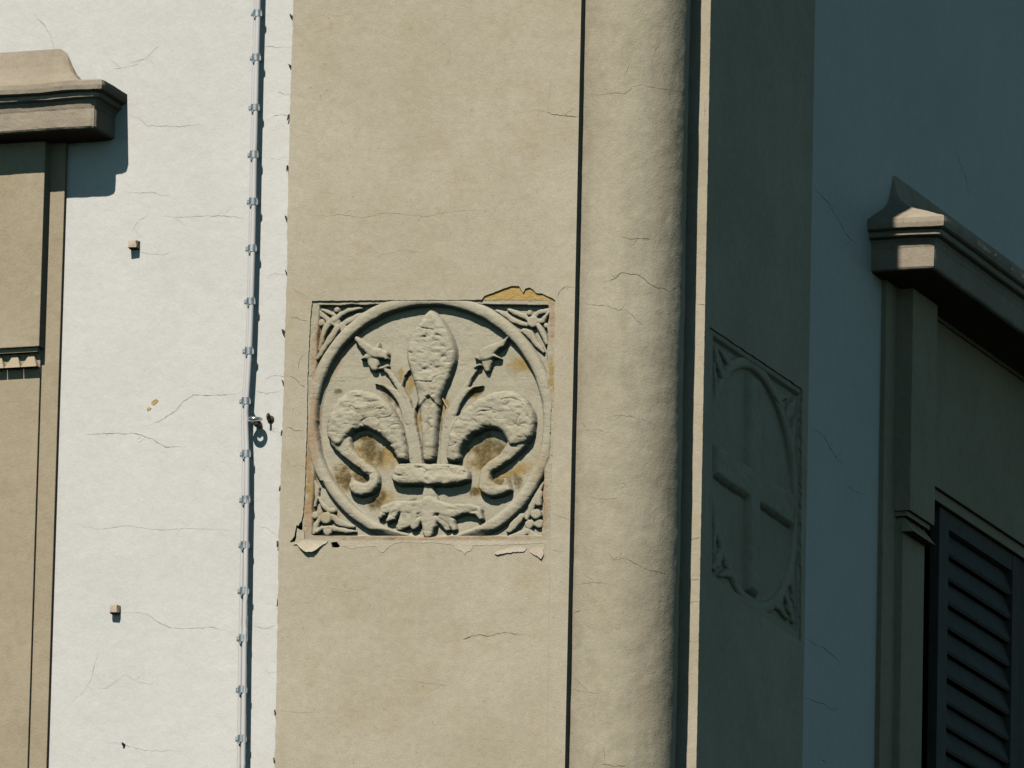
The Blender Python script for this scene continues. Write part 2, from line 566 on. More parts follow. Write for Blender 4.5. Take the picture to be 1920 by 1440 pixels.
flap(pil, [z4(p) for p in [(690, 1342), (740, 1330), (850, 1312), (930, 1312), (968, 1280), (940, 1262), (830, 1258), (720, 1290), (655, 1325)]], 0.006, 4, 0.002, 0.001)
flap(pil, [z4(p) for p in [(995, 1310), (1050, 1345), (1110, 1382), (1130, 1340), (1132, 1258), (1060, 1258), (1000, 1285)]], 0.007, 5, 0.002, 0.001)
tag(pil.build('pilaster', [M['beige'], M['crack'], M['faint'], M['flake']], bld), 'sunlit beige pilaster with peeling plaster under its panel')
# old ochre coat showing where the plaster above the panel broke away
oc = MB()
P = [on_y(x, y, 0.0065) for x, y in [(896, 563.5), (940, 530), (1000, 530), (1046, 557), (1046, 564.5), (1000, 562.5), (940, 562)]]
oc.add(P + [p + np.array([0, 0.04, 0]) for p in P], [tuple(range(7))] + [(i, (i + 1) % 7, 7 + (i + 1) % 7, 7 + i) for i in range(7)])
oc.build('exposed_undercoat', M['ochre'], bld)
core = MB()
core.box((XPL + 0.04, 0.10, 8.0), (XA - 0.03, 0.39, 14.0))
core.build('masonry', M['core'], bld)

# --- quarter round corner column in the notch
RC = 110 * PXM
CX, CY = XA + 62.3 * PXM, 113 * PXM          # a three-quarter column standing in the notch


def col_r(th, z):
    a = th * RC
    return RC + 0.0016 * fbm(a, z, 0.22, 3, 4) + 0.0007 * fbm(a, z, 0.05, 3, 9) + 0.002 * vn(th * 1.3, z / 1.1, 21) \
        - 0.0022 * np.clip(fbm(a, z * 0.3, 0.10, 3, 33) - 0.35, 0, 0.6)


def col_pt(th, z, extra=0.0):
    r = col_r(th, z) + extra
    return np.stack([CX + r * np.sin(th), CY - r * np.cos(th), z + 0 * th], -1)


zs = np.concatenate([np.linspace(0, 9.2, 30)[:-1], np.linspace(9.2, 12.8, 520), np.linspace(12.8, ZT, 16)[1:]])
ths = np.linspace(-1.75, 2.5, 170)
TH, ZZ = np.meshgrid(ths, zs)
P = col_pt(TH, ZZ)
colo = grid_mesh('corner_column', P, np.ones((len(zs) - 1, len(ths) - 1), bool), M['column'], bld)


def surf_col(x, y):
    d = ray(x, y)
    o = np.array(CAM)
    ox, oy = o[0] - CX, o[1] - CY
    a = d[0] ** 2 + d[1] ** 2
    b = 2 * (ox * d[0] + oy * d[1])
    c = ox ** 2 + oy ** 2 - RC ** 2
    t = (-b - math.sqrt(max(0, b * b - 4 * a * c))) / (2 * a)
    p = o + d * t
    th = math.atan2(p[0] - CX, -(p[1] - CY))
    return col_pt(np.array(th), np.array(p[2]), 0.0010)


cc = MB()
for i, (pts, wd) in enumerate([
    ([(1098, 177), (1120, 178), (1150, 174), (1172, 176), (1186, 162), (1205, 158), (1230, 165), (1260, 168), (1290, 176)], 0.9),
    ([(1145, 512), (1152, 520), (1160, 514), (1170, 511), (1182, 515), (1195, 514), (1208, 522), (1218, 533), (1234, 540), (1246, 541), (1255, 546), (1264, 539), (1280, 537)], 1.7),
    ([(1090, 566), (1110, 571), (1140, 574), (1160, 582), (1175, 582), (1190, 597), (1210, 615)], 1.0),
    ([(1165, 444), (1185, 449), (1200, 447), (1225, 449)], 1.2),
    ([(1142, 782), (1165, 778), (1190, 782), (1215, 790), (1235, 802)], 0.9),
    ([(1140, 1036), (1150, 1050), (1165, 1047), (1180, 1050), (1205, 1065), (1230, 1072), (1255, 1078)], 1.1),
    ([(1080, 1095), (1110, 1092), (1140, 1094)], 0.7), ([(1075, 1150), (1091, 1144)], 1.2), ([(1240, 1203), (1250, 1194)], 1.8),
    ([(1070, 1292), (1090, 1296), (1120, 1300)], 0.7), ([(1128, 1432), (1150, 1437), (1175, 1436)], 1.6), ([(1133, 1400), (1133, 1425)], 0.8),
    ([(1150, 910), (1170, 905), (1176, 912), (1160, 915)], 0.9), ([(1170, 145), (1182, 118)], 0.6), ([(1088, 808), (1120, 806), (1145, 812)], 0.6),
    ([(1220, 120), (1228, 95), (1240, 75)], 0.7), ([(1100, 930), (1130, 936), (1165, 933)], 0.6),
]):
    crack(cc, pts, wd, 0, surf_col, i + 200)
# keep the cracks inside the column's own mesh
bm = bmesh.new()
bm.from_mesh(colo.data)
off = wloc(bld)
for f in cc.f:
    vs = [bm.verts.new(Vector(cc.v[i]) - off) for i in f]
    fa = bm.faces.new(vs)
    fa.material_index = 1
bm.to_mesh(colo.data)
bm.free()
colo.data.materials.append(M['crack'])

# --- shaded pilaster: lit end face, shaded face with a recess for its own panel
PB = [(1331, 613), (1504, 729), (1501.5, 1203), (1329, 1091)]
PBX = XB - 0.004
holeB = [on_x(x, y, XB) for x, y in jag(PB, 0.8, 8.0, 4, True)]
holeB = [(max(float(p[1]), YN + 0.012), float(p[2])) for p in holeB]
outerB = [(YN, ZB), (YN, ZT), (YPB, ZT), (YPB, ZB)]
tris = tessellate_polygon([[Vector((y, z, 0)) for y, z in lp] for lp in (outerB, holeB)])
pb = MB()
pb.add([(XB, y, z) for y, z in outerB + holeB], [tuple(t) for t in tris])
n = len(holeB)
for i in range(n):
    (y0, z0), (y1, z1) = holeB[i], holeB[(i + 1) % n]
    pb.add([(XB, y0, z0), (XB, y1, z1), (XB - 0.05, y1, z1), (XB - 0.05, y0, z0)], [(0, 1, 2, 3)])
# end face with a slightly worn arris
zz = np.arange(8.6, 13.4, 0.012)
rnd = random.Random(5)
ex = [XB - abs(0.0022 * float(vn(z / 0.05, 0.3, 8)) + 0.002 * float(vn(z / 0.015, 2.3, 2))) for z in zz]
prev = None
vs = [(XA - 0.05, YN, ZB), (XB, YN, ZB)]
fs = []
rows = [(XB, ZB)] + list(zip(ex, zz)) + [(XB, ZT)]
vs, fs = [], []
for x, z in rows:
    vs += [(XA - 0.02, YN, z), (x, YN, z), (XB, YN + 0.0035, z)]
for i in range(len(rows) - 1):
    a, b = 3 * i, 3 * i + 3
    fs += [(a, a + 1, b + 1, b), (a + 1, a + 2, b + 2, b + 1)]
pb.add(vs, fs)
pb.add([(XB, YPB, ZB), (XB, YPB, ZT), (XW - 0.1, YPB, ZT), (XW - 0.1, YPB, ZB)], [(0, 1, 2, 3)])
for i, (pts, wd) in enumerate([
    ([(1306, 571), (1314, 570), (1324, 572)], 1.2), ([(1292, 1012), (1302, 1010), (1314, 1006)], 1.3), ([(1292, 1087), (1303, 1087), (1313, 1085)], 1.0),
    ([(1293, 1130), (1303, 1127), (1313, 1128)], 0.8), ([(1311, 438), (1319, 439), (1328, 438)], 0.7), ([(1300, 760), (1310, 757), (1319, 759)], 0.6),
    ([(1297, 940), (1306, 938), (1316, 941)], 0.7), ([(1318, 460), (1319, 466)], 2.4), ([(1329, 176), (1330, 172)], 2.2), ([(1320, 190), (1322, 205), (1321, 220)], 1.0),
    ([(1290, 1200), (1300, 1204), (1310, 1202)], 0.6)]):
    crack(pb, pts, wd, 1, syA(YN - 0.0015), i + 300, 0.5)
tag(pb.build('pilaster', [M['beige'], M['crack']], bld), 'shaded beige pilaster with one sunlit edge')
core = MB()
core.box((XA + 0.05, YN + 0.03, 8.0), (XB - 0.06, YPB - 0.03, 14.0))
core.build('masonry', M['core'], bld)

# --- shaded white wall
wb = MB()
WBOX = wb
for i, (pts, wd, mt) in enumerate([
    ([(1526, 355), (1540, 366), (1552, 380), (1570, 410), (1582, 430), (1594, 448), (1610, 460)], 1.3, 1),
    ([(1516, 806), (1532, 807), (1545, 818), (1556, 840), (1570, 862), (1583, 872)], 1.3, 1), ([(1585, 906), (1600, 920), (1620, 928)], 1.0, 1),
    ([(1509, 1194), (1525, 1206), (1545, 1214), (1560, 1228), (1577, 1242)], 1.3, 1), ([(1508, 1308), (1525, 1314), (1545, 1320), (1560, 1331), (1578, 1330)], 1.3, 1),
    ([(1790, 280), (1810, 330), (1818, 370)], 1.2, 2), ([(1540, 1424), (1550, 1430)], 3.0, 1)]):
    crack(wb, pts, wd, mt, sxB(XW + 0.0015), i + 400)
# ------------------------------------------------------------------ windows
PROFILE = [(0, 96), (5, 80), (12, 60), (22, 42), (38, 26), (62, 13), (92, 4), (122, 0), (126.5, -3), (127, -12), (125.5, -20), (121, -22.5), (116, -23.5), (115, -25.5),
           (116, -28), (115.5, -32), (113, -34), (109, -36), (105.5, -42), (104, -49), (103, -52), (103.5, -70), (103, -86), (101, -89), (96, -91), (26, -92), (10, -93), (8, -98), (0, -98)]


def frame_fn(O, T, N):
    O, T, N = Vector(O), Vector(T), Vector(N)
    return lambda t, o, z: O + T * t + N * o + Vector((0, 0, z))


def lbox(mb, W, t0, t1, o0, o1, z0, z1):
    vs = [W(t, o, z) for z in (z0, z1) for t, o in ((t0, o0), (t1, o0), (t1, o1), (t0, o1))]
    mb.add(vs, [(0, 1, 2, 3), (4, 5, 6, 7), (0, 1, 5, 4), (1, 2, 6, 5), (2, 3, 7, 6), (3, 0, 4, 7)])


def make_cornice(W, prof, L, parent, seed, wear=1.0):
    npf = len(prof)
    # finely resample the profile
    pr = []
    for i in range(npf - 1):
        (a, b), (c, d) = prof[i], prof[i + 1]
        k = max(1, int(math.hypot(c - a, d - b) / 5))
        pr += [(a + (c - a) * j / k, b + (d - b) * j / k) for j in range(k)]
    pr.append(prof[-1])
    pr = np.array(pr) * PXM
    nt_ = 110
    tt = np.linspace(1, 0, nt_) ** 1.6                     # from far end to the corner
    ns = 26
    rows = []
    for (o, z) in pr:
        row = []
        for t in tt:
            tw = -o + (L + o) * t
            row.append((tw, o, z))
        for k in range(1, ns + 1):
            row.append((-o, o * (1 - k / ns), z))
        rows.append(row)
    A = np.array(rows)                                     # (profile, along, 3)
    s = np.arange(A.shape[1])
    al = A[..., 0] * 1.0 - A[..., 1]
    zc = A[..., 2]
    dn = 0.0016 * fbm(al, zc * 1.5, 0.10, 3, seed) + 0.0006 * fbm(al, zc * 2, 0.022, 2, seed + 5)
    dz = 0.0032 * fbm(al, A[..., 1] * 0.4 + zc * 0.6, 0.14, 2, seed + 9) + 0.0008 * fbm(al, zc, 0.02, 2, seed + 3)
    near = np.clip(A[..., 1] / 0.06, 0, 1)
    A[..., 1] += wear * dn * near
    A[..., 2] += wear * dz * near
    # rounded, knocked-off corner
    corner = np.exp(-((A[..., 0] + A[..., 1]) / 0.018) ** 2) * np.exp(-((A[..., 1] - A[..., 1].max(1, keepdims=True)) / 0.018) ** 2)
    A[..., 1] -= 0.006 * corner * wear
    A[..., 0] += 0.006 * corner * wear
    P = np.zeros_like(A)
    O = np.array(W(0, 0, 0))
    T = np.array(W(1, 0, 0)) - O
    N = np.array(W(0, 1, 0)) - O
    P = O + A[..., 0:1] * T + A[..., 1:2] * N + A[..., 2:3] * np.array([0, 0, 1.0])
    o = grid_mesh('cornice', P, np.ones((P.shape[0] - 1, P.shape[1] - 1), bool), M['cornice'], parent)
    o.data.polygons.foreach_set('use_smooth', [False] * len(o.data.polygons))
    return o


def make_drop(W, t, z, w, h, o0, o1, parent):
    """one tapered drop of the console: narrow at the top, wide and deep at the foot"""
    mb = MB()
    prof = [(0.10, 0.06, 1.0), (0.16, 0.25, 0.82), (0.27, 0.55, 0.5), (0.40, 0.82, 0.2), (0.47, 0.96, 0.05), (0.47, 1.0, 0.0)]
    vs, fs = [], []
    for a, b, c in prof:
        oo = o0 + (o1 - o0) * b
        vs += [W(t - w * a, o0, z + h * c), W(t - w * a * 0.96, oo, z + h * c), W(t + w * a * 0.96, oo, z + h * c), W(t + w * a, o0, z + h * c)]
    for i in range(len(prof) - 1):
        for k in range(3):
            fs.append((4 * i + k, 4 * i + k + 1, 4 * i + k + 5, 4 * i + k + 4))
    e = 4 * (len(prof) - 1)
    fs += [(0, 1, 2, 3), (e, e + 1, e + 2, e + 3)]
    mb.add(vs, fs)
    return mb.build('drop', M['frame'], parent, weld=True)


def window(name, label):
    o = bpy.data.objects.new(name, None)
    COL.objects.link(o)
    o.parent = bld
    tag(o, label)
    return o


# --- sunlit window at the left: cornice, jamb, console with drops
pc = on_y(193, 145, YW - 127 * PXM)
Xr, Zc = float(pc[0]) - 127 * PXM, float(pc[2])
WA = frame_fn((Xr, YW, Zc), (-1, 0, 0), (0, -1, 0))
win = window('window', 'sunlit stone window surround')
make_cornice(WA, PROFILE, 2.55, win, 3)


def tA(px, py, out):
    return Xr - float(on_y(px, py, YW - out)[0])


def zA(px, py, out):
    return float(on_y(px, py, YW - out)[2]) - Zc


JO, CO, LO = 0.023, 0.083, 0.040
tj = tA(109.5, 720, JO)
tc = tA(73, 650, CO)
tl = tA(73.5, 740, LO)
zlow = -3.2
zs0 = zA(70, 649, CO)
zd = zA(54, 688, LO + 0.03)
z_top = -92 * PXM
CW = 0.285                                            # console width
to = tc + CW                                          # near side of the opening
TWA = 1.80
tp = to + TWA
for a0, a1 in ((tj, to - 0.002), (tp + 0.002, tp + to - tj)):
    jb = MB()
    lbox(jb, WA, a0, a1, -0.02, JO, zlow, z_top)
    jb.build('jamb', M['frame'], win, bevel=0.003)
zf = zA(60, 659.5, CO - 0.012)
for c0, c1, l0, l1 in ((tc, to, tl, to - 0.01), (tp, tp + CW, tp + 0.01, tp + CW - (tl - tc))):
    co = MB()
    lbox(co, WA, c0, c1, JO - 0.005, CO, zs0, z_top - 0.006)
    lbox(co, WA, c0 + 0.012, c1 - 0.012, JO - 0.004, CO - 0.016, zf, zs0 + 0.003)
    lbox(co, WA, l0, l1, JO - 0.006, LO, zlow + 0.01, zf + 0.003)
    co.build('console', M['frame'], win, bevel=0.003)
fr = MB()
lbox(fr, WA, to - 0.003, tp + 0.003, -0.015, 0.012, zs0 + 0.154, z_top - 0.01)
fr.build('frieze', M['frame'], win)
li = MB()
lbox(li, WA, to - 0.002, tp + 0.002, -0.015, 0.034, zs0 + 0.045, zs0 + 0.15)
li.build('lintel', M['frame'], win, bevel=0.004)
for k in range(2):
    sh = MB()
    a = to + 0.01 + k * 0.892
    lbox(sh, WA, a, a + 0.09, 0.002, 0.02, zlow + 0.02, zs0 + 0.04)
    lbox(sh, WA, a + 0.798, a + 0.888, 0.002, 0.02, zlow + 0.02, zs0 + 0.04)
    for q in range(int((zs0 - zlow) / 0.104)):
        z1 = zs0 + 0.036 - q * 0.104
        sh.add([WA(a + 0.088, 0.003, z1), WA(a + 0.80, 0.003, z1), WA(a + 0.80, 0.018, z1 - 0.1), WA(a + 0.088, 0.018, z1 - 0.1)], [(0, 1, 2, 3)])
    sh.build('shutter', M['shutter'], win)
for k in range(4):
    make_drop(WA, tA(53.5 - 30.5 * k, 688, LO + 0.035), zd, 33 * PXM / 0.94, zf - zd + 0.004, LO - 0.002, LO + 0.037, win)

# --- shaded window at the right: cornice, jamb, console, frieze, lintel, louvred shutters
OB = 160 * PXM
pc = on_x(1771, 400, XW + OB)
Yr, ZcB = float(pc[1]) + OB, float(pc[2])
WB = frame_fn((XW, Yr, ZcB), (0, 1, 0), (1, 0, 0))
winB = window('window', 'shaded stone window surround with dark louvred shutters')
PB_ = []
for o, z in PROFILE:
    oo = o * 1.26 if z >= -1 else (o + (28 if 95 < o < 110 else 33) if o > 60 else o * 1.3)
    PB_.append((oo, (z * 1.32 + 64 * (o / 122) * (1 - o / 122)) * 1.0 if z > 0 else z * 1.13))
make_cornice(WB, PB_, 4.0, winB, 31, 0.5)


def tB(px, py, out):
    return float(on_x(px, py, XW + out)[1]) - Yr


def zB(px, py, out):
    return float(on_x(px, py, XW + out)[2]) - ZcB


JO, CO, LO = 0.022, 0.092, 0.052
z_top = -92 * 1.13 * PXM
tj0 = tB(1660, 720, JO)
tc0, tc1 = tB(1709, 800, CO), tB(1755, 800, CO)
tl0, tl1 = tB(1691, 1150, LO), tB(1732, 1150, LO)
zc0 = zB(1709, 958, CO)
TW = 1.80                                             # clear width of the opening
for a0, a1 in ((tj0, tc1 - 0.004), (tc1 + TW, tc1 + TW + (tc1 - tj0))):
    jb = MB()
    lbox(jb, WB, a0, a1, -0.02, JO, -3.4, z_top)
    jb.build('jamb', M['frame'], winB, bevel=0.003)
for side in (0, 1):
    co = MB()
    if side == 0:
        a0, a1, b0, b1 = tc0, tc1, tl0, tl1
    else:
        a0 = tc1 + TW
        a1, b0, b1 = a0 + (tc1 - tc0), a0 + 0.02, a0 + 0.02 + (tl1 - tl0)
    lbox(co, WB, a0, a1, JO - 0.005, CO, zc0, z_top - 0.006)
    lbox(co, WB, a0 + 0.012, a1 - 0.012, JO - 0.004, CO - 0.016, zc0 - 0.02, zc0 + 0.003)
    lbox(co, WB, b0, b1, JO - 0.006, LO, -3.39, zc0 - 0.016)
    co.build('console', M['frame'], winB, bevel=0.003)
    if side == 0:
        nk = 4
        for k in range(nk):
            wdt = (a1 - a0 - 0.02) / nk
            make_drop(WB, a0 + 0.01 + wdt * (k + 0.5), zc0 - 0.085, wdt * 0.97, 0.066, LO - 0.002, LO + 0.05, winB)
fr = MB()
zl1 = zB(1757, 868, 0.03)
lbox(fr, WB, tc1 - 0.006, tc1 + TW + 0.006, -0.10, 0.012, zl1 + 0.004, z_top - 0.01)
fr.build('frieze', M['frame'], winB)
li = MB()
lbox(li, WB, tc1 - 0.005, tc1 + TW + 0.005, -0.10, 0.034, zl1 - 0.105, zl1)
lbox(li, WB, tc1 - 0.004, tc1 + TW + 0.004, -0.10, 0.016, zl1 - 0.15, zl1 - 0.101)
li.build('lintel', M['frame'], winB, bevel=0.004)
zsh = zl1 - 0.152
t0 = tc1 + 0.01
sa, sb_ = tB(1767, 1250, -0.025), tB(1888, 1250, -0.025)
st = tB(1905, 1250, -0.025) - sb_
sw = sb_ - sa + 2 * st
for k in range(2):
    sh = MB()
    a = sa - st + k * (sw + 0.004)
    lbox(sh, WB, a, a + st, -0.045, -0.005, -3.38, zsh)
    lbox(sh, WB, a + sw - st, a + sw, -0.045, -0.005, -3.38, zsh)
    lbox(sh, WB, a + st, a + sw - st, -0.043, -0.007, zsh - 0.07, zsh)
    nz = int((zsh - 0.07 + 3.38) / 0.104)
    for j in range(nz):
        zt = zsh - 0.075 - j * 0.104 + rnd.uniform(-0.004, 0.004)
        a0, a1 = a + st - 0.002, a + sw - st + 0.002
        vs = [WB(a0, -0.042, zt), WB(a1, -0.042, zt), WB(a1, -0.008, zt - 0.094), WB(a0, -0.008, zt - 0.094),
              WB(a0, -0.050, zt - 0.010), WB(a1, -0.050, zt - 0.010), WB(a1, -0.016, zt - 0.104), WB(a0, -0.016, zt - 0.104)]
        sh.add(vs, [(0, 1, 2, 3), (4, 5, 6, 7), (0, 1, 5, 4), (1, 2, 6, 5), (2, 3, 7, 6), (3, 0, 4, 7)])
    sh.build('shutter', M['shutter'], winB)
# the shaded wall itself, with the opening of that window
ya, yb_ = Yr + tc1 - 0.003, Yr + tc1 + TW + 0.003
zo0, zo1 = ZcB - 3.38, ZcB + zl1 - 0.02
wb.box((XW - 0.4, YPB - 0.02, ZB), (XW, ya, ZT))
wb.box((XW - 0.4, yb_, ZB), (XW, YPB + 10.0, ZT))
wb.box((XW - 0.4, ya, zo1), (XW, yb_, ZT))
wb.box((XW - 0.4, ya, ZB), (XW, yb_, zo0))
wb.box((XW - 0.5, ya - 0.1, zo0 - 0.1), (XW - 0.401, yb_ + 0.1, zo1 + 0.1), 3)
tag(wb.build('wall', [M['white'], M['crack'], M['faint'], M['core']], bld), 'shaded white plaster wall')

# ------------------------------------------------------------------ carved panels
def rnd_prof(d, wdt):
    t = np.clip(d / wdt, 0, 1)
    t2 = np.clip(d / (wdt * 0.45), 0, 1)
    return 0.45 * np.sqrt(np.clip(1 - (1 - t) ** 2, 0, 1)) + 0.55 * np.sqrt(np.clip(1 - (1 - t2) ** 2, 0, 1))


def chain_d(X, Y, pts):
    """inside distance of a chain of tapered strokes; pts: (x, y, width)"""
    best = np.full(X.shape, -1e3)
    for (x0, y0, w0), (x1, y1, w1) in zip(pts[:-1], pts[1:]):
        dx, dy = x1 - x0, y1 - y0
        t = np.clip(((X - x0) * dx + (Y - y0) * dy) / (dx * dx + dy * dy + 1e-9), 0, 1)
        d = np.hypot(X - x0 - dx * t, Y - y0 - dy * t)
        best = np.maximum(best, (w0 + (w1 - w0) * t) * 0.5 - d)
    return best


def smooth_poly(poly, it=1):
    for _ in range(it):
        out = []
        n = len(poly)
        for i in range(n):
            a, b = poly[i], poly[(i + 1) % n]
            out += [(a[0] * .75 + b[0] * .25, a[1] * .75 + b[1] * .25), (a[0] * .25 + b[0] * .75, a[1] * .25 + b[1] * .75)]
        poly = out
    return poly


def poly_d(X, Y, poly):
    dist = np.full(X.shape, 1e6)
    ins = np.zeros(X.shape, bool)
    n = len(poly)
    for i in range(n):
        (x0, y0), (x1, y1) = poly[i], poly[(i + 1) % n]
        dx, dy = x1 - x0, y1 - y0
        t = np.clip(((X - x0) * dx + (Y - y0) * dy) / (dx * dx + dy * dy + 1e-9), 0, 1)
        dist = np.minimum(dist, np.hypot(X - x0 - dx * t, Y - y0 - dy * t))
        if y0 != y1:
            c = ((y0 > Y) != (y1 > Y)) & (X < (x1 - x0) * (Y - y0) / (y1 - y0) + x0)
            ins ^= c
    return np.where(ins, dist, -dist)


class Panel:
    """a carved slab drawn in its own sheet coordinates and raised towards the street"""
    def __init__(self, base, nrm, step):
        self.base, self.nrm, self.step = base, np.array(nrm, float), step

    def grid(self, x0, y0, x1, y1):
        return np.meshgrid(np.arange(x0, x1 + self.step, self.step), np.arange(y0, y1 + self.step, self.step))

    def raise_(self, name, X, Y, h, parent, keep=None, attr=None):
        P = self.base(X, Y) + (np.where(h > 0, h * self.hs, h))[..., None] * self.nrm
        if keep is None:
            k = h > -0.0045
            keep = k[:-1, :-1] | k[1:, :-1] | k[:-1, 1:] | k[1:, 1:]
        if attr is None:
            attr = stains(X, Y) if self.stained else {}
            if name != 'slab':                          # dirt lodges low on the raised carving
                k_ = np.clip(1.15 - h / 0.04, 0.3, 1)
                attr = {a_: v_ * (k_ if a_ != 'rust' else 1) for a_, v_ in attr.items()}
        return grid_mesh(name, P, keep, M['relief'], parent, attr)


def blob(X, Y, x, y, rx, ry, rot=0.0):
    c, s = math.cos(rot), math.sin(rot)
    u, v = ((X - x) * c + (Y - y) * s) / rx, (-(X - x) * s + (Y - y) * c) / ry
    return np.clip(1.75 - 1.5 * np.hypot(u, v) + 0.5 * fbm(X, Y, 30, 4, 2), 0, 1)


def stains(X, Y):
    br = np.zeros(X.shape)
    for b in [(345, 850, 55, 85, -0.5), (215, 995, 62, 60), (300, 1000, 70, 26, 0.4), (925, 860, 70, 95, 0.35), (980, 850, 55, 60), (1000, 1030, 60, 30), (430, 570, 22, 55, -0.6), (480, 620, 18, 40, -0.5),
              (700, 720, 8, 90), (650, 750, 9, 50), (655, 645, 9, 28), (880, 570, 40, 18, -0.4), (865, 1065, 26, 26), (370, 1120, 36, 40), (400, 1090, 40, 26, -0.6), (690, 315, 16, 12), (630, 312, 14, 10), (600, 660, 10, 50), (1075, 1010, 30, 40), (180, 563, 30, 14), (560, 1105, 24, 12)]:
        br = np.maximum(br, blob(X, Y, *b))
    oc = np.zeros(X.shape)
    for b in [(440, 890, 60, 70), (410, 1100, 70, 50, -0.5), (545, 530, 26, 60), (590, 700, 16, 80), (1100, 430, 60, 70, 0.6), (1090, 960, 75, 42, -0.5), (1010, 1000, 70, 50), (1205, 930, 40, 120, 0.15), (930, 900, 95, 110), (660, 880, 14, 50), (632, 830, 12, 60),
              (715, 640, 22, 70), (870, 575, 50, 22, -0.5), (330, 860, 75, 100, -0.4), (900, 1060, 50, 40), (60, 1050, 30, 150), (50, 850, 22, 130), (1265, 480, 18, 130), (215, 1000, 80, 70), (130, 290, 50, 60), (140, 1190, 60, 50), (500, 480, 14, 40)]:
        oc = np.maximum(oc, blob(X, Y, *b))
    ru = np.zeros(X.shape)
    for b in [(95, 320, 22, 110), (75, 450, 18, 110), (1268, 210, 18, 120), (55, 930, 20, 180), (45, 1190, 22, 110), (1230, 1150, 22, 140), (250, 330, 130, 16, -0.85), (170, 460, 60, 16, -1.0), (1130, 115, 130, 10), (700, 1305, 560, 14), (80, 760, 20, 240), (150, 1290, 100, 14)]:
        ru = np.maximum(ru, 0.8 * blob(X, Y, *b))
    return {'brown': br, 'ochre': oc, 'rust': ru}


ZS = 1387.0 / 520.0
YF = 0.038                                     # the sunken field of the sunlit panel


def base_A(X, Y):
    return on_y(560 + X / ZS + 5.0, 520 + Y / ZS + 2.5, YF)


def q1(l):                                     # strokes traced on enlarged quarters of the panel
    return [(((560 + x / 5.538) - 560) * ZS, ((540 + y / 5.538) - 520) * ZS, w_ / 5.538 * ZS) for x, y, w_ in l]


def q2(l):
    return [(((800 + x / 5.538) - 560) * ZS, ((520 + y / 5.538) - 520) * ZS, w_ / 5.538 * ZS) for x, y, w_ in l]


def q3(l):
    return [(((560 + x / 5.538) - 560) * ZS, ((780 + y / 5.538) - 520) * ZS, w_ / 5.538 * ZS) for x, y, w_ in l]


def q4(l):
    return [(((800 + x / 5.142) - 560) * ZS, ((780 + y / 5.142) - 520) * ZS, w_ / 5.142 * ZS) for x, y, w_ in l]


def knob(x, y, r):
    return [(x, y, 2 * r), (x + 0.5, y + 0.5, 2 * r)]


CORNERS = [
    [q1(l) for l in ([(205, 235, 22), (235, 275, 55), (300, 335, 45)], knob(368, 345, 56), [(365, 340, 50), (440, 275, 50), (520, 235, 44), (640, 215, 26)],
                     [(430, 395, 55), (500, 350, 62), (600, 295, 55), (780, 235, 22)], [(240, 225, 26), (300, 250, 44), (365, 280, 34)], knob(395, 232, 27), knob(225, 362, 34),
                     [(305, 360, 50), (270, 430, 58), (240, 520, 40), (205, 640, 26)], [(400, 410, 66), (355, 490, 66), (280, 590, 55), (195, 730, 36)], knob(460, 425, 42))],
    [q2(l) for l in ([(715, 345, 24), (800, 385, 52), (900, 450, 58), (1035, 495, 40)], [(845, 340, 26), (930, 375, 48), (1000, 400, 50), (1070, 450, 40)], knob(1095, 462, 58),
                     [(1090, 420, 46), (1150, 365, 48), (1265, 335, 36)], [(1110, 460, 46), (1200, 450, 52), (1262, 360, 30)], [(1150, 500, 48), (1200, 580, 58), (1240, 690, 34)],
                     [(990, 550, 40), (1060, 580, 74), (1110, 660, 62), (1200, 770, 26)], knob(1238, 500, 26), knob(1060, 372, 26))],
    [q3(l) for l in ([(140, 640, 14), (180, 740, 50), (180, 840, 34), (160, 930, 22)], [(195, 850, 18), (250, 920, 50), (310, 985, 50), (350, 980, 50)], knob(280, 1060, 60),
                     [(340, 1030, 40), (400, 1095, 66), (470, 1125, 58), (560, 1150, 24)], [(310, 1160, 50), (380, 1175, 55), (480, 1195, 48), (580, 1195, 18)], knob(295, 1205, 42),
                     [(150, 1210, 36), (175, 1130, 54), (215, 1050, 34)], knob(165, 1032, 36), [(185, 1200, 40), (240, 1165, 44), (300, 1160, 44)])],
    [q4(l) for l in ([(1120, 640, 18), (1060, 760, 52), (1010, 860, 60), (955, 985, 30)], [(1095, 740, 30), (1075, 850, 44)], knob(1050, 950, 48), knob(1075, 1035, 42), knob(985, 1045, 44),
                     [(910, 970, 60), (840, 1050, 74), (790, 1110, 50)], [(970, 1100, 60), (1010, 1150, 66), (1075, 1175, 52)], [(960, 1110, 60), (880, 1150, 74), (790, 1185, 50), (720, 1190, 24)])],
]
LEFT_BODY = [(550, 925), (540, 850), (524, 780), (502, 710), (470, 650), (430, 605), (385, 578), (330, 562), (270, 560), (220, 580), (180, 615), (150, 670), (134, 730), (134, 785),
             (150, 820), (180, 845), (208, 857), (238, 815), (262, 785), (300, 757), (350, 760), (400, 790), (440, 830), (475, 880), (492, 925)]
LEFT_TAIL = [(136, 770), (152, 830), (190, 880), (245, 922), (300, 962), (336, 988), (350, 1003), (338, 1020), (314, 1026), (284, 1014), (262, 985), (248, 1020), (243, 1050), (262, 1085),
             (305, 1098), (352, 1090), (390, 1062), (406, 1020), (398, 980), (368, 942), (320, 908), (280, 872), (258, 835), (262, 785), (220, 780)]
RIGHT_BODY = [(805, 925), (812, 880), (835, 830), (880, 785), (930, 760), (980, 757), (1020, 778), (1036, 815), (1050, 850), (1085, 850), (1115, 845), (1150, 830), (1178, 780), (1183, 710),
              (1170, 660), (1140, 610), (1095, 575), (1040, 562), (990, 565), (930, 585), (870, 620), (812, 670), (767, 730), (746, 800), (734, 870), (730, 925)]
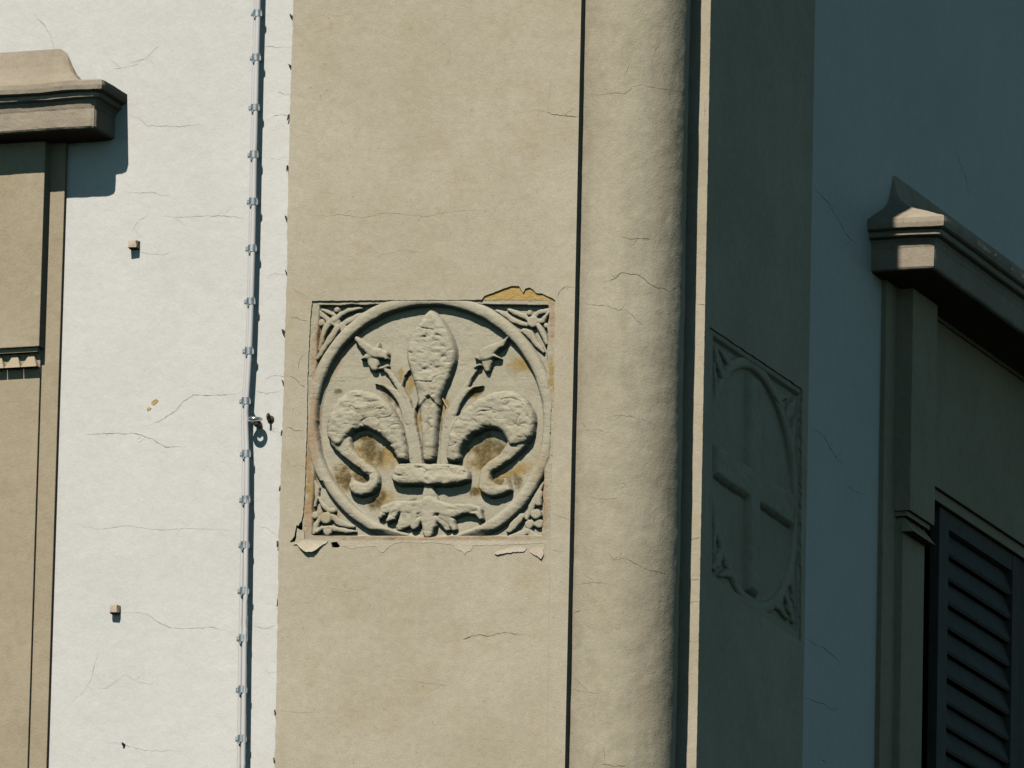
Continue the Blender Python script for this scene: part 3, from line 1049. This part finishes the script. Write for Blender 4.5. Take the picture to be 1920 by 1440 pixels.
RIGHT_TAIL = [(1036, 815), (1025, 850), (985, 890), (935, 925), (905, 960), (893, 1000), (892, 1045), (910, 1080), (950, 1103), (1000, 1100), (1040, 1082), (1066, 1066), (1058, 1035),
              (1040, 994), (1016, 1000), (1018, 1026), (996, 1034), (966, 1018), (956, 996), (966, 972), (1000, 955), (1050, 925), (1100, 882), (1150, 832), (1120, 800), (1070, 790)]
CENTRE = [(660, 158), (705, 190), (745, 250), (772, 310), (786, 360), (783, 420), (760, 490), (730, 560), (714, 600), (702, 680), (692, 760), (684, 850), (677, 928), (614, 928), (611, 850), (606, 760),
          (600, 680), (588, 600), (570, 520), (545, 440), (531, 390), (539, 340), (565, 270), (600, 220), (635, 178)]
FLOWER_L = [[(288, 308, 30), (322, 340, 46), (372, 375, 64)], [(312, 407, 14), (342, 396, 36), (375, 385, 50)], [(370, 382, 66), (368, 425, 62), (372, 448, 46)], [(385, 378, 64), (424, 386, 48), (434, 402, 28)], [(385, 368, 42), (398, 324, 9)],
            [(405, 452, 24), (436, 440, 22)]]
FLOWER_R = [[(1046, 300, 16), (1010, 335, 38), (960, 364, 62), (930, 385, 74)], [(874, 400, 10), (905, 400, 42), (935, 395, 64)], [(936, 400, 70), (936, 432, 56), (936, 455, 36)], [(942, 394, 52), (976, 394, 26), (1006, 407, 8)],
            [(876, 446, 24), (898, 436, 22)]]
BAR = [(455, 985), (472, 942), (510, 926), (600, 928), (700, 926), (800, 931), (845, 955), (858, 990), (850, 1020), (810, 1036), (750, 1045), (660, 1046), (560, 1045), (490, 1040), (460, 1020)]


def rough(X, Y, amp, seed):
    return amp * (fbm(X, Y, 60, 3, seed) * 0.7 + 0.16 * fbm(X, Y, 15, 2, seed + 7))


def lumps(X, Y, amp, seed):
    """hard knocked-off chips, as on weathered carving"""
    def cr(sx, sy, sd, w_):
        m_ = np.clip(vn(X / (sx * 1.3), Y / (sy * 1.3), sd + 20) * 2.2 - 0.1, 0, 1)
        wx = X + 12 * vn(X / 24, Y / 24, sd + 40)
        return np.clip(1 - np.abs(vn(wx / sx, Y / sy, sd)) / w_, 0, 1) ** 1.5 * m_
    return -amp * (cr(64, 34, seed, 0.20) + 0.6 * cr(34, 20, seed + 3, 0.24)) + amp * 0.35 * vn(X / 30, Y / 17, seed + 6)


def pits(X, Y, lst):
    h = 0.0
    U = X + 9 * vn(X / 13, Y / 13, 61) + 4 * vn(X / 6, Y / 6, 62)
    V = Y + 8 * vn(X / 15, Y / 11, 63) + 3 * vn(X / 6, Y / 5, 64)
    for x, y, rx, ry, d in lst:
        e = ((U - x) / (rx * 1.25)) ** 2 + ((V - y) / ry) ** 2
        h = h - 0.55 * d * np.exp(-e) * np.clip(0.75 + (y - V) / ry * 0.35, 0.2, 1.2)
    return h


def pos(d, h, low=-0.006, slope=0.0012):
    """keep the surface above the slab inside the outline and dive below it outside"""
    return np.where(d > 0, h, np.maximum(low, d * slope))


def carve_A():
    pan = Panel(base_A, (0, -1, 0), 3.0)
    pan.stained = True
    pan.hs = 0.70
    loc = base_A(np.array(655.0), np.array(1300.0))
    root = thing('carved_relief', (float(loc[0]), YF, float(loc[2])), 'square stone relief of a fleur-de-lis in a ring, set in the sunlit pilaster', 'relief')
    X, Y = pan.grid(20, 100, 1300, 1325)
    rho = np.hypot((X - 655) / 562, (Y - 720) / 575)
    inside = np.clip((rho - 0.985) / 0.03, 0, 1)
    lx, rx_ = 68 - (Y - 120) * 0.0335, 1283 - (Y - 112) * 0.027
    bl = np.minimum(np.minimum(X - lx, (rx_ - X)), np.minimum((Y - 116) * 1.4, (1312 - Y) * 1.7))
    edge = 0.014 + (0.044 - 0.014) * np.clip((40 + 6 * vn(X / 60, Y / 60, 5) - bl) / 9, 0, 1)
    h = edge * inside + rough(X, Y, 0.0012, 1) + 0.0012 * lumps(X, Y, 1.0, 4)
    h += 0.0025 * fbm(X, Y, 130, 2, 3) * (1 - inside)
    # worn seam where the border meets the plaster
    h += -0.004 * np.clip(vn(X / 22, Y / 22, 8) - 0.35, 0, 1) * np.clip((30 - bl) / 10, 0, 1)
    pan.raise_('slab', X, Y, h, root, np.ones((X.shape[0] - 1, X.shape[1] - 1), bool))
    # ring
    ang = np.arctan2((Y - 720) / 575, (X - 655) / 562)
    low = (X < 540) & (Y > 1018)
    ro = np.where(low, 1.105, 1.125) + 0.006 * vn(ang * 9, ang * 0 + 2, 4)
    ri = np.where(low, 0.99, 1.0) + 0.004 * vn(ang * 12, ang * 0 + 5, 6)
    d = np.minimum((rho - ri) * 565, (ro - rho) * 565)
    din, dout = (rho - ri) * 565, (ro - rho) * 565
    H = np.where(low, 0.058, 0.054) * np.clip(np.abs(X - 665) / 120 - 0.08, 0, 1) ** np.where(Y > 900, 0.6, 0.0)
    bottom = np.clip((1300 - Y) / 40, 0, 1)
    prof = np.minimum(rnd_prof(din, 34), rnd_prof(dout, 40) * 0.97 + 0.03)
    h = pos(d, H * prof * np.where(Y > 1180, 0.35 + 0.65 * bottom, 1) + rough(X, Y, 0.0018, 7) + 0.002 * lumps(X, Y, 1.0, 3))
    h = np.where((bl < 3) | (H < 0.002), -0.01, h)
    pan.raise_('ring', X, Y, h, root)
    # corner ornaments
    for i, strokes in enumerate(CORNERS):
        xs = [p[0] for s in strokes for p in s]
        ys = [p[1] for s in strokes for p in s]
        X, Y = pan.grid(min(xs) - 30, min(ys) - 30, max(xs) + 30, max(ys) + 30)
        Xw = X + 2.5 * fbm(X, Y, 25, 2, 30 + i)
        Yw = Y + 2.5 * fbm(X, Y, 25, 2, 40 + i)
        h = np.full(X.shape, -0.006)
        for k, s in enumerate(strokes):
            d = chain_d(Xw, Yw, s) + 4.0
            h = np.maximum(h, pos(d, 0.009 + (0.028 + 0.005 * ((k * 7) % 3)) * rnd_prof(d, 15) + rough(X, Y, 0.0016, 3)))
        pan.raise_('corner_ornament', X, Y, h, root)
    # the lily: an Empty part with its carved pieces as sub-parts
    lily = bpy.data.objects.new('fleur_de_lis', None)
    COL.objects.link(lily)
    lily.parent = root

    def warp(X, Y, s):
        return X + 3.0 * fbm(X, Y, 30, 3, s), Y + 3.0 * fbm(X, Y, 30, 3, s + 11)
    X, Y = pan.grid(500, 130, 820, 950)
    Xw, Yw = X + 1.5 * fbm(X, Y, 40, 2, 50), Y + 1.5 * fbm(X, Y, 40, 2, 61)
    d = poly_d(Xw, Yw, smooth_poly(CENTRE, 2))
    up_ = np.clip((600 + 50 * np.abs(X - 655) / 45 - Y) / 14, 0, 1)
    H = 0.052 + 0.006 * up_
    ridge = 0.010 * np.exp(-((X - 655) / 60) ** 2) * up_
    h = H * rnd_prof(d, 42) + ridge + rough(X, Y, 0.0055, 12) * (0.35 + 0.65 * up_) + 0.007 * lumps(X, Y, 1.0, 9)
    h += pits(X, Y, [(630, 308, 14, 8, 0.02), (700, 300, 14, 9, 0.018), (690, 325, 10, 8, 0.014), (562, 388, 8, 10, 0.015), (720, 405, 12, 14, 0.018), (640, 465, 16, 9, 0.015), (612, 385, 9, 6, 0.01), (700, 452, 18, 10, 0.018),
                     (745, 425, 10, 14, 0.014), (668, 440, 10, 6, 0.01), (655, 645, 9, 24, 0.016), (652, 750, 9, 36, 0.018), (725, 355, 6, 5, 0.008), (600, 330, 8, 6, 0.008)])
    pan.raise_('centre_petal', X, Y, pos(d, np.maximum(h, 0.002)), lily)
    for nm, body, tail, sd, box in (('side_petal', LEFT_BODY, LEFT_TAIL, 60, (110, 535, 580, 1125)), ('side_petal', RIGHT_BODY, RIGHT_TAIL, 70, (705, 535, 1205, 1125))):
        X, Y = pan.grid(*box)
        Xw, Yw = warp(X, Y, sd)
        db = poly_d(Xw, Yw, smooth_poly(body, 2))
        dt = poly_d(Xw, Yw, smooth_poly(tail, 2))
        hb = 0.064 * rnd_prof(db, 46) + rough(X, Y, 0.0060, sd + 1) + 0.008 * lumps(X, Y, 1.0, sd + 2)
        lift = 0.008 * np.clip((Y - 960) / 100, 0, 1)
        ht = (0.046 + lift) * rnd_prof(dt, 30) + rough(X, Y, 0.0038, sd + 3) + 0.004 * lumps(X, Y, 1.0, sd + 4)
        if sd == 60:
            hb += pits(X, Y, [(365, 628, 26, 7, 0.014), (410, 668, 32, 7, 0.017), (300, 605, 18, 5, 0.010), (240, 745, 20, 9, 0.012), (480, 735, 22, 8, 0.012), (290, 745, 26, 7, 0.010), (330, 560, 22, 6, 0.006), (190, 700, 12, 10, 0.008)])
            ht += pits(X, Y, [(355, 985, 12, 10, 0.016), (242, 875, 14, 9, 0.012), (375, 1000, 6, 16, 0.01), (310, 1055, 10, 4, 0.008)])
        else:
            hb += pits(X, Y, [(1100, 745, 40, 8, 0.016), (1150, 690, 9, 12, 0.010), (905, 650, 40, 9, 0.006), (900, 700, 26, 7, 0.01), (1120, 845, 12, 9, 0.014), (830, 790, 16, 9, 0.008)])
            ht += pits(X, Y, [(1010, 880, 24, 8, 0.010), (940, 1045, 14, 6, 0.008), (1020, 1015, 8, 16, 0.01), (1090, 850, 14, 10, 0.010)])
        h = np.maximum(pos(db, np.maximum(hb, 0.002)), pos(dt, np.maximum(ht, 0.002)))
        pan.raise_(nm, X, Y, h, lily)
    for nm, flower, strokes, sd in (
            ('stamen', FLOWER_L, [[(582, 925, 66), (566, 800, 62), (548, 700, 54), (528, 620, 48), (500, 550, 38), (470, 505, 28), (428, 455, 26)], [(542, 720, 44), (510, 625, 42), (472, 570, 34), (428, 540, 24), (376, 530, 8)],
                                  [(530, 600, 22), (510, 540, 18), (518, 492, 16), (550, 460, 12)], [(572, 740, 24), (570, 660, 18), (590, 610, 10)], [(562, 900, 30), (545, 800, 34), (512, 705, 12)]], 80),
            ('stamen', FLOWER_R, [[(722, 925, 50), (730, 800, 60), (748, 710, 56), (782, 630, 46), (820, 565, 34), (850, 510, 22), (878, 460, 16)], [(768, 680, 36), (800, 608, 34), (838, 562, 28), (872, 545, 18), (912, 540, 7)],
                                  [(730, 740, 24), (738, 650, 18), (714, 598, 10)], [(738, 860, 24), (752, 760, 28), (785, 705, 22), (822, 675, 8)]], 90)):
        X, Y = pan.grid(260, 285, 630, 945) if sd == 80 else pan.grid(690, 280, 1070, 945)
        Xw, Yw = warp(X, Y, sd)
        h = np.full(X.shape, -0.006)
        for k, s in enumerate(flower):
            d = chain_d(Xw, Yw, s)
            h = np.maximum(h, pos(d, (0.046 - 0.005 * (k % 3)) * rnd_prof(d, 19) + rough(X, Y, 0.003, sd + 1)))
        for k, s in enumerate(strokes):
            d = chain_d(Xw, Yw, s)
            h = np.maximum(h, pos(d, (0.029 if k == 0 else 0.032) * rnd_prof(d, 13) + rough(X, Y, 0.0018, sd + 2)))
        pan.raise_(nm, X, Y, h, lily)
    X, Y = pan.grid(430, 900, 880, 1075)
    Xw, Yw = warp(X, Y, 100)
    d = poly_d(Xw, Yw, smooth_poly(BAR, 2))
    h = 0.062 * rnd_prof(d, 36) + rough(X, Y, 0.006, 101) + 0.009 * lumps(X, Y, 1.0, 102)
    step = np.clip((Y - (975 + 20 * vn(X / 80, Y * 0, 3))) / 20, 0, 1)
    h += 0.006 * step - 0.006
    h += pits(X, Y, [(505, 998, 26, 9, 0.020), (530, 945, 40, 5, 0.012), (600, 955, 30, 4, 0.008), (840, 975, 10, 10, 0.014), (660, 995, 8, 6, 0.008), (800, 945, 20, 4, 0.01), (770, 1000, 16, 7, 0.006)])
    pan.raise_('cross_band', X, Y, pos(d, np.maximum(h, 0.003)), lily)
    strokes = [[(642, 1030, 44), (645, 1080, 66), (650, 1140, 110)], [(640, 1145, 80), (560, 1150, 72), (480, 1145, 66), (425, 1160, 52), (402, 1195, 30)], [(490, 1150, 60), (462, 1195, 50), (440, 1215, 26)],
               [(610, 1160, 90), (560, 1205, 76), (500, 1250, 44)], [(590, 1190, 80), (572, 1245, 40)], [(648, 1140, 100), (648, 1210, 92), (643, 1280, 58)], [(690, 1160, 90), (720, 1210, 70), (738, 1250, 40)], [(720, 1180, 70), (755, 1220, 54), (772, 1255, 32)],
               [(660, 1145, 84), (760, 1168, 72), (840, 1155, 60), (890, 1165, 52), (905, 1200, 34)], [(530, 1190, 60), (505, 1240, 44)]]
    X, Y = pan.grid(370, 1010, 940, 1325)
    Xw, Yw = warp(X, Y, 110)
    h = np.full(X.shape, -0.006)
    for k, s in enumerate(strokes):
        d = chain_d(Xw, Yw, s)
        h = np.maximum(h, pos(d, (0.036 + 0.004 * (k % 3)) * rnd_prof(d, 21) + rough(X, Y, 0.0038, 112) + 0.004 * lumps(X, Y, 1.0, 113)))
    h = np.where(h > 0, np.maximum(0.002, h + pits(X, Y, [(598, 1192, 10, 9, 0.03), (684, 1192, 10, 9, 0.03), (880, 1170, 14, 10, 0.018), (450, 1185, 24, 8, 0.012), (800, 1195, 20, 9, 0.01)])), h)
    pan.raise_('root_foliage', X, Y, h, lily)


carve_A()


def carve_B():
    XF = XB - 0.036
    c = [on_x(x, y, XB - 0.010) for x, y in PB]

    def base(X, Y):
        u, v = (X / 1000.0)[..., None], (Y / 1000.0)[..., None]
        P = (c[0] * (1 - u) + c[1] * u) * (1 - v) + (c[3] * (1 - u) + c[2] * u) * v
        P = P.copy()
        P[..., 0] = XF
        return P
    pan = Panel(base, (1, 0, 0), 4.0)
    pan.stained = False
    pan.hs = 0.75
    root = thing('carved_relief', (XF, float(c[3][1]), float(c[3][2])), 'square stone relief of a plain cross in a ring, on the shaded pilaster', 'relief')
    X, Y = pan.grid(-55, -40, 1008, 1012)
    rho = np.hypot((X - 500) / 445, (Y - 500) / 445)
    inside = np.clip((rho - 0.985) / 0.03, 0, 1)
    bl = np.minimum(np.minimum(X, 1000 - X), np.minimum(Y, 1000 - Y))
    h = (0.012 + 0.026 * np.clip((34 - bl) / 8, 0, 1)) * inside + rough(X, Y, 0.0012, 1)
    pan.raise_('slab', X, Y, h, root, np.ones((X.shape[0] - 1, X.shape[1] - 1), bool), {})
    d = np.minimum(rho - 1, 1.12 - rho) * 445
    h = pos(d, 0.032 * rnd_prof(d, 30) + rough(X, Y, 0.0025, 5))
    h = np.where(bl < 3, -0.01, h)
    pan.raise_('ring', X, Y, h, root)
    arms = [[(500, 70, 130), (505, 930, 135)], [(70, 505, 130), (930, 500, 130)]]
    h = np.full(X.shape, -0.006)
    for s in arms:
        (x0, y0, w0), (x1, y1, w1) = s
        Xr_, Yr_ = X + 4 * fbm(X, Y, 90, 2, 3), Y + 4 * fbm(X, Y, 90, 2, 8)
        dd = np.minimum(np.minimum(Xr_ - min(x0, x1 - w1 / 2), max(x1, x0 + w0 / 2) - Xr_), np.minimum(Yr_ - min(y0, y1 - w1 / 2), max(y1, y0 + w0 / 2) - Yr_))
        h = np.maximum(h, pos(dd, 0.038 * np.clip(dd / 20, 0, 1) ** 0.6 + rough(X, Y, 0.005, 6)))
    pan.raise_('cross', X, Y, h, root)
    tl = [[(70, 70, 30), (150, 150, 44)], [(60, 130, 20), (90, 230, 38), (70, 320, 16)], [(130, 60, 20), (230, 90, 38), (320, 70, 16)], [(110, 110, 60), (112, 112, 60)], [(120, 200, 36), (90, 280, 30)], [(200, 120, 36), (280, 90, 30)]]
    for sx, sy in ((0, 0), (1, 0), (0, 1), (1, 1)):
        X, Y = pan.grid(40 if not sx else 640, 40 if not sy else 640, 360 if not sx else 960, 360 if not sy else 960)
        h = np.full(X.shape, -0.006)
        for s in tl:
            s2 = [((1000 - x if sx else x), (1000 - y if sy else y), w_) for x, y, w_ in s]
            d = chain_d(X + 4 * fbm(X, Y, 30, 2, 2), Y + 4 * fbm(X, Y, 30, 2, 5), s2)
            h = np.maximum(h, pos(d, 0.006 + 0.028 * rnd_prof(d, 13)))
        pan.raise_('corner_ornament', X, Y, h, root)


carve_B()

# ------------------------------------------------------------------ conduit with clips
PIPE = [(486.5, -260), (485.5, -60), (484.5, 0), (481.5, 108), (479.5, 202), (477.5, 290), (476, 378), (474, 466), (471.5, 565), (469, 640), (467, 680), (463.5, 735), (461, 775), (461.5, 810), (463.5, 851),
        (463, 937), (461.5, 1022), (460.5, 1108), (458.5, 1197), (457.5, 1293), (456.5, 1385), (455.5, 1440), (451, 1640), (446, 1900)]
PIPE2 = [(x - 4.6 - 3.0 * min(1, max(0, (y - 700) / 400)), y) for x, y in PIPE]
PO = 0.050
loc = on_y(446, 1900, YW - PO)
cdt = thing('cable_conduit', tuple(map(float, loc)), 'pale plastic conduit running up the white wall in steel clips', 'conduit')


def smooth_pts(pts, y):
    xs, ys = np.array([p[0] for p in pts]), np.array([p[1] for p in pts])
    yy = np.arange(ys[0], ys[-1], 12.0)
    xx = np.interp(yy, ys, xs)
    k = np.ones(5) / 5
    xx[2:-2] = np.convolve(xx, k, 'valid')
    return on_y(xx, yy, y)


for pts, r, dep in ((PIPE, 4.8 * PXM, PO), (PIPE2, 4.0 * PXM, PO - 0.004)):
    t = MB()
    t.tube(list(smooth_pts(pts, YW - dep)), r, 14)
    t.build('pipe', M['pvc'], cdt, smooth=True)
CLIPS = [25, 108, 202, 290, 378, 466, 565, 658, 752, 851, 937, 1022, 1108, 1197, 1293, 1385]
rnd = random.Random(3)
for y in CLIPS:
    x = float(np.interp(y, [p[1] for p in PIPE], [p[0] for p in PIPE])) - 2.0 - 1.4 * min(1, max(0, (y - 700) / 400))
    c = on_y(x, y, YW - PO)
    cm = MB()
    hw = 8.4 * PXM
    hh = rnd.uniform(6.2, 7.2) * PXM
    tl = rnd.uniform(-0.06, 0.06)
    # band wrapped round the front of the pipes
    vs, fs = [], []
    N_ = 14
    for ring_r, in ((1.0,), (0.88,)):
        for k in range(N_ + 1):
            a = math.pi * k / N_
            for s in (-1, 1):
                vs.append((c[0] - math.cos(a) * hw * ring_r, c[1] - math.sin(a) * hw * 0.95 * ring_r + 0.004, c[2] + s * hh + tl * math.cos(a) * hw))
    n2 = 2 * (N_ + 1)
    for k in range(N_):
        for b in (0, n2):
            fs.append((b + 2 * k, b + 2 * k + 1, b + 2 * k + 3, b + 2 * k + 2))
        for s in (0, 1):
            fs.append((2 * k + s, 2 * k + 2 + s, n2 + 2 * k + 2 + s, n2 + 2 * k + s))
    cm.add(vs, fs)
    # tab, stud to the wall and screw head
    cm.box((c[0] - hw - rnd.uniform(2.5, 4.0) * PXM, c[1] - 0.004, c[2] - hh * 0.8), (c[0] - hw + 0.002, c[1] + 0.004, c[2] + hh * 0.55))
    cm.box((c[0] + hw - 0.003, c[1] - 0.001, c[2] - hh * 0.9), (c[0] + hw + rnd.uniform(0.5, 1.8) * PXM, c[1] + 0.004, c[2] + hh * 0.4))
    cm.tube([(c[0] - 0.002, c[1] + 0.012, c[2]), (c[0] - 0.002, YW + 0.004, c[2])], 0.006, 8)
    cm.tube([(c[0] - hw - 0.003, c[1] - 0.008, c[2] - hh * 0.3), (c[0] - hw - 0.003, c[1], c[2] - hh * 0.3)], 0.0035, 8)
    cm.tube([(c[0] - 0.006, c[1] - 0.012, c[2] - hh * 1.25), (c[0] - 0.006, c[1] + 0.012, c[2] - hh * 1.15)], 0.005, 8)
    cm.build('clip', M['steel'], cdt)

# ------------------------------------------------------------------ small fixings on the white wall
def torus(mb, c, R, r, ax_u, ax_v, n=26, m_=10, mat=0):
    c, u, v = Vector(c), Vector(ax_u), Vector(ax_v)
    w_ = u.cross(v)
    vs, fs = [], []
    for i in range(n):
        a = 2 * math.pi * i / n
        d = u * math.cos(a) + v * math.sin(a)
        for j in range(m_):
            b = 2 * math.pi * j / m_
            vs.append(c + d * (R + r * math.cos(b)) + w_ * (r * math.sin(b)))
    for i in range(n):
        for j in range(m_):
            fs.append((i * m_ + j, ((i + 1) % n) * m_ + j, ((i + 1) % n) * m_ + (j + 1) % m_, i * m_ + (j + 1) % m_))
    mb.add(vs, fs, mat)


# ring hook beside the conduit
hk = on_y(477, 786, YW - 0.062)
hook = thing('ring_hook', (float(hk[0]), YW, float(hk[2])), 'thick ring hook sticking out of the white wall, touching the conduit', 'wall hook')
t = MB()
torus(t, (hk[0], hk[1] + 0.004, hk[2]), 0.0215, 0.0092, (1, 0, 0), (0, 1, 0.10))
t.build('ring', M['bright_steel'], hook, smooth=True)
t = MB()
t.tube([(hk[0] - 0.002, YW + 0.01, hk[2] - 0.010), (hk[0] - 0.002, hk[1] + 0.034, hk[2] - 0.010), (hk[0] - 0.001, hk[1] + 0.022, hk[2] - 0.008)], [0.012, 0.015, 0.010], 14)
t.build('shank', M['iron'], hook, smooth=True)

ey = on_y(508, 786, YW)
eye = thing('eye_screw', (float(ey[0]), YW, float(ey[2])), 'small eye screw on the white strip between conduit and pilaster', 'eye screw')
t = MB()
t.tube([(ey[0], YW + 0.003, ey[2]), (ey[0], YW - 0.006, ey[2]), (ey[0], YW - 0.010, ey[2])], [0.0145, 0.014, 0.009], 16)
t.build('plate', M['rust'], eye)
t = MB()
torus(t, (ey[0] - 0.001, YW - 0.026, ey[2] + 0.004), 0.0115, 0.0045, (0, 1, 0), (0, 0, 1), 18, 8)
t.tube([(ey[0], YW - 0.004, ey[2]), (ey[0], YW - 0.018, ey[2] + 0.002)], 0.005, 8)
t.build('eye', M['iron'], eye, smooth=True)

# two square stone pegs
for (x, y, out, hw, hh, lab) in ((247.5, 457, 0.036, 0.019, 0.017, 'square stone peg in the white wall, below the left cornice shadow'),
                                 (212.5, 1141, 0.034, 0.017, 0.0165, 'square stone peg in the white wall, low down near the window jamb')):
    c = on_y(x, y, YW - out)
    pg = MB()
    r_ = random.Random(int(x))
    vs = []
    for o_, k in ((YW - out, 0.9), (YW - out * 0.6, 1.0), (YW + 0.01, 1.06)):
        for sx, sz in ((-1, -1), (1, -1), (1, 1), (-1, 1)):
            vs.append((c[0] + sx * hw * k + r_.uniform(-.0018, .0018), o_ + r_.uniform(-.002, .002), c[2] + sz * hh * k + r_.uniform(-.0018, .0018)))
    fs = [(0, 1, 2, 3)] + [(4 * i + k, 4 * i + (k + 1) % 4, 4 * i + 4 + (k + 1) % 4, 4 * i + 4 + k) for i in range(2) for k in range(4)]
    pg.add(vs, fs)
    tag(pg.build('stone_peg', M['peg'], bevel=0.0025), lab, 'peg')

# a rusty spike with split plaster round it
c = on_y(233, 1397, YW)
nl = MB()
nl.tube([(c[0], YW + 0.02, c[2]), (c[0] - 0.001, YW - 0.008, c[2] + 0.001), (c[0] - 0.003, YW - 0.016, c[2] + 0.007)], [0.0065, 0.0055, 0.003], 8)
tag(nl.build('iron_spike', M['rust'], smooth=True), 'lone short rusty spike low on the white wall, with cracked plaster around it', 'spike')

# rusty wire stubs along the seam of white wall and pilaster
WIRES = [(548, 32, 1.0), (545, 124, 0.8), (542, 222, 1.3), (540.5, 318, 0.9), (539, 411, 0.9), (538, 512, 0.8), (533.5, 622, 0.9), (532, 718, 0.9), (530, 814, 0.9), (527, 918, 0.8), (522.5, 1022, 1.2), (521.5, 1132, 1.3), (517, 1338, 0.9), (515.5, 1428, 0.8)]
first = None
for x, y, s in WIRES:
    c = on_y(x, y, YW - 0.001)
    if first is None:
        t = MB()
        t.tube([(c[0] - 0.004, YW + 0.006, c[2] + 0.009), (c[0] - 0.003, YW - 0.010, c[2] + 0.010), (c[0] + 0.001, YW - 0.017, c[2] + 0.003), (c[0] + 0.002, YW - 0.016, c[2] - 0.008)], [0.003, 0.003, 0.0032, 0.0024], 7)
        t.tube([(c[0] + 0.003, YW + 0.004, c[2] + 0.002), (c[0] + 0.001, YW - 0.016, c[2] + 0.001)], [0.0028, 0.0028], 7)
        t.v = [(a - c[0], b - YW, d - c[2]) for a, b, d in t.v]
        first = t.build('wire_stub', M['rust'], smooth=True)
        o = first
    else:
        o = first.copy()
        COL.objects.link(o)
    o.location = (float(c[0]), YW, float(c[2]))
    o.scale = (s * random.uniform(0.7, 1.4), random.uniform(0.6, 1.2), s * random.uniform(0.6, 1.5))
    o.rotation_euler = (0, random.uniform(-0.5, 0.5), random.uniform(-0.3, 0.3))
    tag(o, 'short bent rusty wire stub on the seam where white wall meets beige pilaster', 'wire', 'rusty wire stubs along the pilaster seam')
